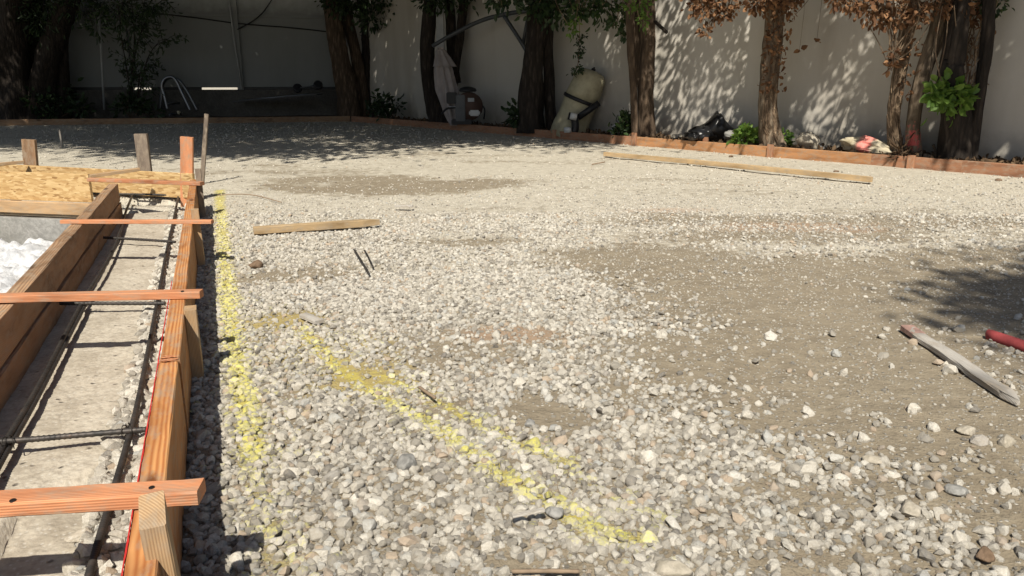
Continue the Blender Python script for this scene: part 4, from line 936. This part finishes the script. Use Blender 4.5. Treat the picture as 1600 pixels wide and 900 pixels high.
for k, (x, y, lab) in enumerate(((1276, 65, 'single curled dead leaf hanging before the wall right of the vine covered trunk'), (1249, 80, 'single pale dead leaf hanging low beside the vine covered trunk'))):
    c = atY(x, y, Yg+.1); root = empty('dead_leaf', tuple(c), lab, 'leaf', None)
    leaves('foliage', np.array([tuple(c)]*3)+RS.normal(size=(3, 3))*.012, .07, M['leaf_brown'], root, 60+k, .2, .7); tube('thread', [c, c+Vector((.01, 0, .35)), c+Vector((-.03, 0, 1.1))], .0018, M['dryvine'], root, seg=4)
# dried vine strips clinging to the single trunk
def vinewrap(label, path, wds, Yd, n, seed, mat='dryvine', rr=.006):
    r = random.Random(seed); vs, fs = [], []; P = smooth_path([atY(x, y, Yd) for x, y in path], 60)
    for k in range(n):
        i0 = r.randrange(0, 48); ln = r.randrange(6, 14); a = r.uniform(-2.9, -.2); da = r.uniform(-.16, .16); pts = []
        for j in range(ln):
            i = min(i0+j, 60); t = i/60*(len(wds)-1); q = min(int(t), len(wds)-2); rad = (wds[q]*(1-t+q)+wds[q+1]*(t-q))*Yd/FPX/2*r.uniform(.92, 1.06)
            pts.append(P[i]+Vector((math.cos(a+da*j)*rad, math.sin(a+da*j)*rad, 0)))
        tube_geo(pts, rr*r.uniform(.5, 1.4), 5, vs, fs)
    # long clinging runners the whole height
    for k in range(7):
        a = r.uniform(-2.6, -.5); pts = []
        for i in range(0, 61, 2):
            t = i/60*(len(wds)-1); q = min(int(t), len(wds)-2); rad = (wds[q]*(1-t+q)+wds[q+1]*(t-q))*Yd/FPX/2*.98; a += r.uniform(-.18, .18)
            pts.append(P[i]+Vector((math.cos(a)*rad, math.sin(a)*rad, 0)))
        tube_geo(pts, rr*1.4, 6, vs, fs)
    org = P[0]; root = empty('clinging_vine', tuple(org), label, 'vine'); link('stems', mesh('stems', [v-org for v in vs], fs), M[mat], root)
    pts = np.array([tuple(P[r.randrange(22, 60)]+Vector((r.uniform(-1, 1)*wds[0]*Yd/FPX/2, -.17*r.random()-.05, 0))) for _ in range(int(n*.9))])
    leaves('foliage', pts, .05, M['leaf_brown'], root, seed, .6, .6)
vinewrap('dried vine stems and dead leaves wrapped round the single trunk', [(1210, 236), (1200, 175), (1204, 100), (1209, 45), (1212, -20)], [36, 26, 25, 25, 24], TG.y, 240, 5, rr=.0045)
vinewrap('tangled dead vine runners on the leaning twin trunks', [(1402, 252), (1396, 185), (1406, 110), (1420, 30), (1426, -30)], [20, 17, 18, 20, 20], TH.y+.1, 120, 6, rr=.005)
vinewrap('dark vine tangle on the broken stump at the right', [(1500, 255), (1500, 180), (1505, 110), (1515, 40), (1520, -20)], [46, 42, 42, 50, 55], TH.y+.1, 60, 7, rr=.005)

# shrubs and small plants
def shrub(label, blobs, mat, size, seed, per=70, aspect=.55, name='shrub', cat='shrub', group=None, stems=5, droop=0.):
    cs = [atY(x, y, Yd) for x, y, r_, Yd in blobs]; rd = [r_*Yd/FPX for x, y, r_, Yd in blobs]; base = Vector((cs[0].x, cs[0].y, .05)); r = random.Random(seed)
    root = empty(name, tuple(base), label, cat, group)
    pts = clumps([tuple(c) for c in cs], rd, [int(per*(q/.1)**1.3)+6 for q in rd], seed, 1.0); pts = pts[pts[:, 2] > .05]
    leaves('foliage', pts, size, M[mat], root, seed, droop, aspect); vs, fs = [], []
    for k in range(stems*len(cs)):
        c = cs[k % len(cs)]; q = rd[k % len(cs)]; e = c+Vector((r.uniform(-q, q), r.uniform(-q, q)*.5, r.uniform(-q, q)))
        tube_geo(smooth_path([base+Vector((r.uniform(-.03, .03), 0, 0)), base.lerp(e, .6)+Vector((r.uniform(-.04, .04), 0, .03)), e], 8), .005, 4, vs, fs)
    link('stems', mesh('stems', [v-base for v in vs], fs), M['bark'], root); return root
Yp = onR(1170, .25).y
shrub('bright green leafy plant left of the foot of the vine covered trunk', [(1168, 212, 9, Yp), (1155, 216, 8, Yp), (1180, 219, 8, Yp), (1164, 205, 6, Yp)], 'leaf_bright', .075, 71, per=95, aspect=.6)
shrub('small bright green plant right of the foot of the vine covered trunk', [(1224, 212, 6, TG.y), (1228, 222, 6, TG.y)], 'leaf_bright', .07, 72, per=90, aspect=.6)
Yi = onR(975, .3).y
shrub('dark green ivy clump at the wall foot left of the slim twin stems', [(975, 196, 13, Yi), (966, 205, 10, Yi), (985, 190, 10, Yi), (985, 206, 10, Yi), (978, 180, 7, Yi)], 'leaf', .065, 73, per=90)
Yl = onL(200, .7).y
def thinshrub(label, stemsP, seed, Yd, mat='leaf_dark', n=9, lsize=.10):
    r = random.Random(seed); base = atY(*stemsP[0][0], Yd); root = empty('slender_shrub', tuple(base), label, 'shrub'); vs, fs = [], []; pts = []
    for pl in stemsP:
        P = smooth_path([atY(x, y, Yd) for x, y in pl], 30); tube_geo(P, [.016*(1-i/40) for i in range(31)], 6, vs, fs)
        for k in range(n):
            i = r.randrange(6, 30); p = P[i]; e = p+Vector((r.uniform(-.45, .45), r.uniform(-.3, .2), r.uniform(-.05, .3))); tube_geo(smooth_path([p, p.lerp(e, .5)+Vector((0, 0, .05)), e], 6), .004, 4, vs, fs)
            for m in range(16): pts.append(tuple(p.lerp(e, r.uniform(.3, 1.05))+Vector((r.gauss(0, .04), r.gauss(0, .04), r.gauss(0, .04)))))
    link('stems', mesh('stems', [v-base for v in vs], fs), M['bark_dark'], root); leaves('foliage', np.array(pts), lsize, M[mat], root, seed, .4, .28)
thinshrub('slender dark shrub with narrow leaves against the fence', [[(203, 172), (206, 110), (210, 60), (205, 0), (200, -20)], [(203, 172), (200, 120), (190, 60), (185, 0)], [(205, 172), (212, 80), (235, 20), (262, -5)]], 81, Yl, n=12)
thinshrub('low dark shrub branch with narrow leaves beside the ladder rail', [[(214, 172), (225, 110), (240, 75), (262, 62)], [(214, 172), (218, 120), (226, 95)]], 82, Yl-.1, n=9)
b = atY(163, 172, Yl+.2); tube('garden_pole', [b, atY(158, 80, Yl+.2), atY(151, -20, Yl+.2)], .02, M['postpaint'], label='thin pole leaning in the dark left of the slender shrub', cat='pole')
for k, (x, lab, wds) in enumerate(((30, 'low dark undergrowth at the far left edge', 50), (120, 'low dark undergrowth below the narrow trunk', 45), (215, 'low dark undergrowth left of the ladder rail', 30), (600, 'dark undergrowth at the foot of the corner stems', 22), (820, 'low dark plants at the foot of the dark thick trunk', 14))):
    Yu = (onL(x, .45) if x < 550 else onR(x, .25)).y; bl = [(x+rnd.uniform(-wds, wds), 165+rnd.uniform(-8, 10)+(12 if x > 700 else 0), rnd.uniform(8, 14), Yu+rnd.uniform(-.1, .1)) for _ in range(7)]
    shrub(lab, bl, 'leaf_dark', .10, 90+k, per=26, name='undergrowth', stems=2)
Yd_ = onL(600, .3).y
shrub('added dark leaf mass that darkens the corner between the stems', [(600, 20, 24, Yd_+.6), (590, 60, 20, Yd_+.6), (610, 90, 16, Yd_+.6), (585, 120, 18, Yd_+.6), (600, 150, 20, Yd_+.5), (632, 10, 14, Yd_+.6), (560, 160, 14, Yd_+.5), (620, 168, 14, Yd_+.4), (615, 50, 18, Yd_+.7), (575, 20, 16, Yd_+.7), (580, 90, 14, Yd_+.7)], 'leaf_dark', .10, 98, per=42, name='ivy', stems=2)  # added leaf mass, hides the brighter wall so the corner turns dark
Yd_ = onL(60, .8).y
shrub('added dark leaf mass that darkens the gaps among the far left trunks', [(10, 20, 26, Yd_), (40, 60, 24, Yd_), (5, 100, 24, Yd_), (50, 110, 20, Yd_), (70, 20, 20, Yd_), (30, 140, 24, Yd_), (90, 150, 16, Yd_), (60, 150, 20, Yd_)], 'leaf_dark', .12, 99, per=36, name='ivy', stems=2)  # same kind of added leaves, darkening the space between the trunks
# leaf litter on the bed
LP = []
for _ in range(3000):
    px = rnd.uniform(560, 1650); p = onR(px, rnd.uniform(.06, .58)); LP.append((p.x, p.y, .07+rnd.random()*.02))
v, f = leafgeo(LP, None, .05, 77, droop=0, aspect=.7)
tag(link('leaf_litter', npmesh('leaf_litter', v, f), M['litter']), kind='stuff')

# ---------------------------------------------------------------- things along the wall
def lathe(name, prof, mat, parent, seg=28, M4=None, smooth=True):
    vs, fs = [], []
    for i, (r_, z) in enumerate(prof):
        for k in range(seg): a = 2*math.pi*k/seg; vs.append(Vector((r_*math.cos(a), r_*math.sin(a), z)))
    for i in range(len(prof)-1):
        for k in range(seg): fs.append((i*seg+k, i*seg+(k+1) % seg, (i+1)*seg+(k+1) % seg, (i+1)*seg+k))
    fs += [tuple(range(seg))[::-1], tuple(range((len(prof)-1)*seg, len(prof)*seg))]
    if M4: vs = [M4 @ v for v in vs]
    return link(name, mesh(name, vs, fs, smooth), mat, parent)
# filter tank leaning right
tb = onR(868, .22); tb.z = .05
tk = empty('filter_tank', tuple(tb), 'leaning beige two part filter tank with a black clamp band', 'tank')
Mt = Matrix.Rotation(R(21), 4, 'Y') @ Matrix.Rotation(R(4), 4, 'X')
pxm = tb.y*cP/FPX
rw = 27.5*pxm
lathe('lower_shell', [(rw*1.02, -.05), (rw*1.04, .10), (rw*.97, .22), (rw*.95, .33), (rw*.99, .45), (rw, .46)], M['tank'], tk, M4=Mt)
lathe('clamp_band', [(rw*1.0, .455), (rw*1.06, .46), (rw*1.06, .50), (rw*1.0, .505)], M['blackplastic'], tk, M4=Mt)
lathe('upper_shell', [(rw*.99, .503), (rw*.95, .60), (rw*.90, .74), (rw*.84, .82), (rw*.68, .865), (rw*.2, .885), (.01, .886)], M['tank'], tk, M4=Mt)
lathe('air_valve', [(.03, .885), (.03, .91), (.012, .912), (.012, .93)], M['blackplastic'], tk, 12, M4=Mt)
# valve and pipes beside the tank
vb = onR(897, .12); vb.z = .05
vp = empty('valve_fitting', tuple(vb), 'black pipe valve with white label lying at the foot of the tank', 'valve')
k_ = vb.y*cP/FPX
def vloc(x, y, dy=0): return atY(x, y, vb.y+dy)-vb
tube('black_pipe', [vb+vloc(903, 184), vb+vloc(936, 161)], 5*k_, M['blackplastic'], vp, 12)
tube('elbow', smooth_path([vb+vloc(888, 181), vb+vloc(897, 185), vb+vloc(899, 200), vb+vloc(896, 207)], 8), 6*k_, M['blackplastic'], vp, 12)
tube('white_collar', [vb+vloc(891, 181, -.06), vb+vloc(901, 183, -.06)], 5.5*k_, M['white'], vp, 12)
tube('white_union', [vb+vloc(887, 199, -.03), vb+vloc(887, 207, -.03)], 6*k_, M['white'], vp, 12)
gb = onR(948, .3); gb.z = .06
rocky('grey_bundle', (.32, .2, .40), M['postpaint'], gb+Vector((0, 0, .12)), 'crumpled pale grey plastic between the tank and the ivy clump', 'plastic sheet', seed=9, amp=.5, rot=(0, .5, .4))

# closed cantilever umbrella leaning
ub = onR(708, .10); Yu = ub.y; um = empty('patio_umbrella', tuple(ub), 'closed pinkish parasol with a long curved arm leaning against the dark trunk', 'umbrella')
axp = smooth_path([atY(688, 74, Yu+.25), atY(693, 110, Yu+.1), atY(701, 150, Yu), atY(710, 196, Yu-.12)], 24); kk = Yu*cP/FPX
def foldgeo(path, rads, folds, seg=48):
    vs, fs = [], []
    for i, (p, r_) in enumerate(zip(path, rads)):
        for k in range(seg):
            a = 2*math.pi*k/seg; q = r_*(1+.28*math.cos(a*folds+i*.05)+.06*math.sin(a*3+i*.4)); vs.append(p+Vector((math.cos(a)*q, math.sin(a)*q*.7, 0)))
    for i in range(len(path)-1):
        for k in range(seg): fs.append((i*seg+k, i*seg+(k+1) % seg, (i+1)*seg+(k+1) % seg, (i+1)*seg+k))
    fs.append(tuple(range(seg))); return vs, fs
rr = [kk*v_ for v_ in np.interp(np.linspace(0, 1, 25), [0, .08, .25, .32, .6, .85, 1], [3, 7, 10, 12, 15, 11, 5])]
vs, fs = foldgeo(axp, rr, 8); link('canopy', mesh('canopy', [v-ub for v in vs], fs, True), M['canvas'], um)
vs, fs = foldgeo(smooth_path([atY(688, 78, Yu+.2), atY(691, 90, Yu+.15), atY(695, 104, Yu+.08)], 8), [kk*v_ for v_ in np.linspace(5, 15, 9)], 6); link('top_flap', mesh('top_flap', [v-ub for v in vs], fs, True), M['canvas'], um)
tube('arm', smooth_path([atY(676, 72, Yu+.1), atY(705, 55, Yu), atY(750, 33, Yu-.2), atY(790, 22, Yu-.4), atY(832, 16, Yu-.6)], 26), kk*3.2, M['greypaint'], um, 10)
tube('strut', smooth_path([atY(787, 24, Yu-.4), atY(812, 62, Yu-.5), atY(842, 112, Yu-.55)], 10), kk*3, M['greypaint'], um, 10)
tube('strut', [atY(826, 20, Yu-.55), atY(817, 70, Yu-.5)], kk*2.6, M['greypaint'], um, 10)
bm = bmesh.new(); pb_ = atY(688, 52, Yu+.5); boxgeo(bm, (pb_.x-ub.x, pb_.y-ub.y, (pb_.z+.45)/1-.9+.25), (kk*12, .08, 1.9)); bmobj('upright', bm, M['postpaint'], um, bevel=.006)

# pool pump
pb = onR(733, .14); pb.z = .06; pm = empty('pool_pump', tuple(pb), 'dark pool pump unit with copper coil beside the closed umbrella', 'pump')
def L_(x, y, dy=0): return atY(x, y, pb.y+dy)-pb
kq = pb.y*cP/FPX
def pbox(name, x0, y0, x1, y1, d, mat, dy=0, bev=.012):
    a, b_ = L_(x0, y0, dy), L_(x1, y1, dy); c = (a+b_)/2; box(name, (c.x, c.y, c.z), (abs(a.x-b_.x), d, abs(a.z-b_.z)), mat, pm, bevel=bev)
pbox('control_box', 698, 144, 714, 162, .16, M['blackplastic'], -.05)
pbox('bracket', 702, 166, 714, 168, .1, M['postpaint'], -.06, .002)
pbox('housing', 712, 148, 728, 190, .26, M['greypaint'])
c = L_(733, 166); lathe('coil_drum', [(.02, -.11), (kq*21, -.10), (kq*22, 0), (kq*21, .10), (.02, .11)], M['copper'], pm, M4=Matrix.Translation(c) @ Matrix.Rotation(R(90), 4, 'X'))
c = L_(731, 141, -.02); lathe('lid', [(kq*13, -.02), (kq*14, .0), (kq*12, .03), (kq*6, .05), (.012, .055)], M['blackplastic'], pm, M4=Matrix.Translation(c))
pbox('name_plate', 731, 153, 741, 159, .02, M['postpaint'], -.13, .002)
pbox('white_can', 733, 172, 750, 181, .12, M['white'], -.12, .02)
pbox('foot_plate', 706, 186, 738, 194, .24, M['blackplastic'])
tube('hose', smooth_path([pb+L_(712, 168, -.1), pb+L_(698, 170, -.12), pb+L_(690, 178, -.1)], 8), kq*1.6, M['blackplastic'], pm, 8)
tube('hose', smooth_path([pb+L_(748, 160, -.05), pb+L_(757, 170, -.08), pb+L_(756, 186, -.05)], 8), kq*1.2, M['blackplastic'], pm, 8)

# black bag, slab, boulder, sheet, branch
Yb = onR(1100, .3)
bg_ = empty('rubbish_bag', (Yb.x, Yb.y, .06), 'black plastic rubbish bag pulled to a peak beside the grey slab', 'bag')
def bagpart(name, x, y, w_, h_, mat, seed, rot=0, peak=False):
    c = atY(x, y, Yb.y)-Vector(bg_.location); k2 = Yb.y/FPX; bm = bmesh.new(); bmesh.ops.create_icosphere(bm, subdivisions=4, radius=1)
    from mathutils import noise as mn
    for v in bm.verts:
        d = v.co.copy(); q = 1+.22*mn.noise(d*2+Vector((seed, 0, 0)))+.10*abs(mn.noise(d*5+Vector((0, seed, 0)))); d *= q
        if peak: d.x = d.x*(1-.75*max(0, d.z)); d.z = d.z*1.0+.25*max(0, v.co.z)
        v.co = c+Vector((d.x*w_*k2/2, d.y*.16, d.z*h_*k2/2))
    return bmobj(name, bm, mat, bg_, smooth=True)
bagpart('bag_body', 1100, 209, 46, 26, M['bag'], 1); bagpart('bag_peak', 1120, 200, 46, 38, M['bag'], 2, peak=True); bagpart('bag_tail', 1082, 212, 24, 16, M['bag'], 3)
rocky('stone_slab', (.30, .25, .13), M['greyrock'], atY(1143, 213, Yb.y-.12), 'angular grey slab between the black bag and the green plant', 'slab', seed=12, amp=.12, rot=(.1, .12, .2), smooth=False)
p = onR(1248, .22); rocky('boulder', (.25, .22, .21), M['rock'], (p.x, p.y, .165), 'rounded tan boulder right of the vine covered trunk', 'boulder', seed=14, amp=.3)
p = onR(1262, .30); rocky('small_rock', (.10, .1, .07), M['greyrock'], (p.x, p.y, .09), 'small grey rock tucked beside the tan boulder', 'rock', seed=15)
p = onR(1037, .25); rocky('pale_lump', (.14, .07, .06), M['rock'], (p.x, p.y, .12), 'small pale rock on the bed behind the edge board near the slim stems', 'rock', seed=16)
p = onR(1350, .26)
def sheetobj():
    bm = bmesh.new(); bmesh.ops.create_icosphere(bm, subdivisions=5, radius=1)
    from mathutils import noise as mn
    for v in bm.verts:
        d = v.co.copy(); q = 1+.35*mn.noise(d*1.6)+.22*abs(mn.noise(d*4.5)); x = d.x*q
        h = .5+.5*max(0, 1-abs(x+.45)*.9); v.co = Vector((x*.30, d.y*.12*q, d.z*.07*q*h*1.4))
    o = bmobj('crumpled_sheet', bm, M['sheet'], None, (p.x, p.y, .135), smooth=True); o.rotation_euler = (0, .10, math.atan2(dR.y, dR.x)); tag(o, 'crumpled cream sheet with a pink red stripe lying behind the edge board', 'sheet')
sheetobj()
p = onR(1470, .12)
tube('fallen_branch', smooth_path([atY(1443, 243, TH.y-.1), atY(1462, 247, TH.y-.12), atY(1478, 253, TH.y-.15), atY(1494, 258, TH.y-.25)], 14), [.02]*15, M['bark_pale'], seg=8, jit=.35, label='pale fallen branch behind the edge board right of the twin trunks', cat='branch')
tube('snag', smooth_path([atY(1458, 250, TH.y-.1), atY(1462, 238, TH.y-.1), atY(1458, 226, TH.y-.1)], 8), [.012]*9, M['bark_pale'], seg=7, jit=.4, label='short upright snag beside the pale fallen branch', cat='branch')
shrub('tuft of dried grass stems at the foot of the twin trunks', [(1408, 236, 8, TH.y-.1), (1413, 244, 8, TH.y-.1), (1402, 244, 6, TH.y-.1)], 'litter', .10, 75, per=50, aspect=.14, name='dry_tuft', cat='plant')
o = tube('broken_stick', [atY(1023, 33, onR(1023, .3).y), atY(1042, 51, onR(1042, .3).y)], .02, M['bark_dark'], seg=7, label='short broken stub sticking out right of the slim twin stems', cat='stick')

# back left: ladder rail, low cart
lb = onL(275, .35); Yr = lb.y; ld = empty('pool_ladder', (lb.x, Yr, .06), 'stainless pool ladder with two curved rails in the shade', 'ladder')
for pl, dy in (([(262, 172), (257, 150), (253, 135), (257, 124), (266, 120), (274, 124), (282, 140), (294, 165), (297, 172)], 0), ([(250, 172), (253, 145), (256, 128), (266, 121), (280, 126), (292, 142), (303, 162), (308, 172)], .45)):
    tube('rail', smooth_path([atY(x, y, Yr+dy) for x, y in pl], 40), .028, M['steel'], ld, 10)
for zz in (.14, .34): 
    a = atY(262, 160, Yr); tube('tread', [Vector((a.x, Yr, zz)), Vector((a.x+.02, Yr+.45, zz))], .022, M['steel'], ld, 8)
sp_ = atY(279, 176, Yr-.15); rocky('small_fitting', (.07, .06, .08), M['tank'], sp_, 'small tan fitting on the ground under the ladder rails', 'fitting', seed=18)
cb = onL(480, .6); Yk = cb.y; ct = empty('hand_cart', (cb.x, Yk, .06), 'low dark hand cart with two black wheels against the panel fence', 'cart')
for x, y in ((465, 138), (497, 133)):
    c = atY(x, y, Yk)-Vector(ct.location); wv_ = lathe('wheel', [(.02, -.03), (.06, -.03), (.085, -.026), (.09, 0), (.085, .026), (.06, .03), (.02, .03)], M['blackplastic'], ct, 24, M4=Matrix.Translation(c) @ Matrix.Rotation(R(68), 4, 'X') @ Matrix.Rotation(R(20), 4, 'Y'))
a, b_ = atY(370, 158, Yk-.1), atY(500, 147, Yk-.1)
bm = bmesh.new(); m_ = (a+b_)/2-Vector(ct.location); boxgeo(bm, m_, ((b_-a).length, .5, .02), Matrix.Rotation(-math.atan2((b_-a).z, (b_-a).x), 3, 'Y')); bmobj('deck', bm, M['grimy'], ct, bevel=.003)
tube('axle', [atY(465, 138, Yk), atY(497, 133, Yk)], .012, M['greypaint'], ct, 8)
tube('handle', [atY(372, 157, Yk-.2), atY(505, 145, Yk-.2)], .012, M['steel'], ct, 8)
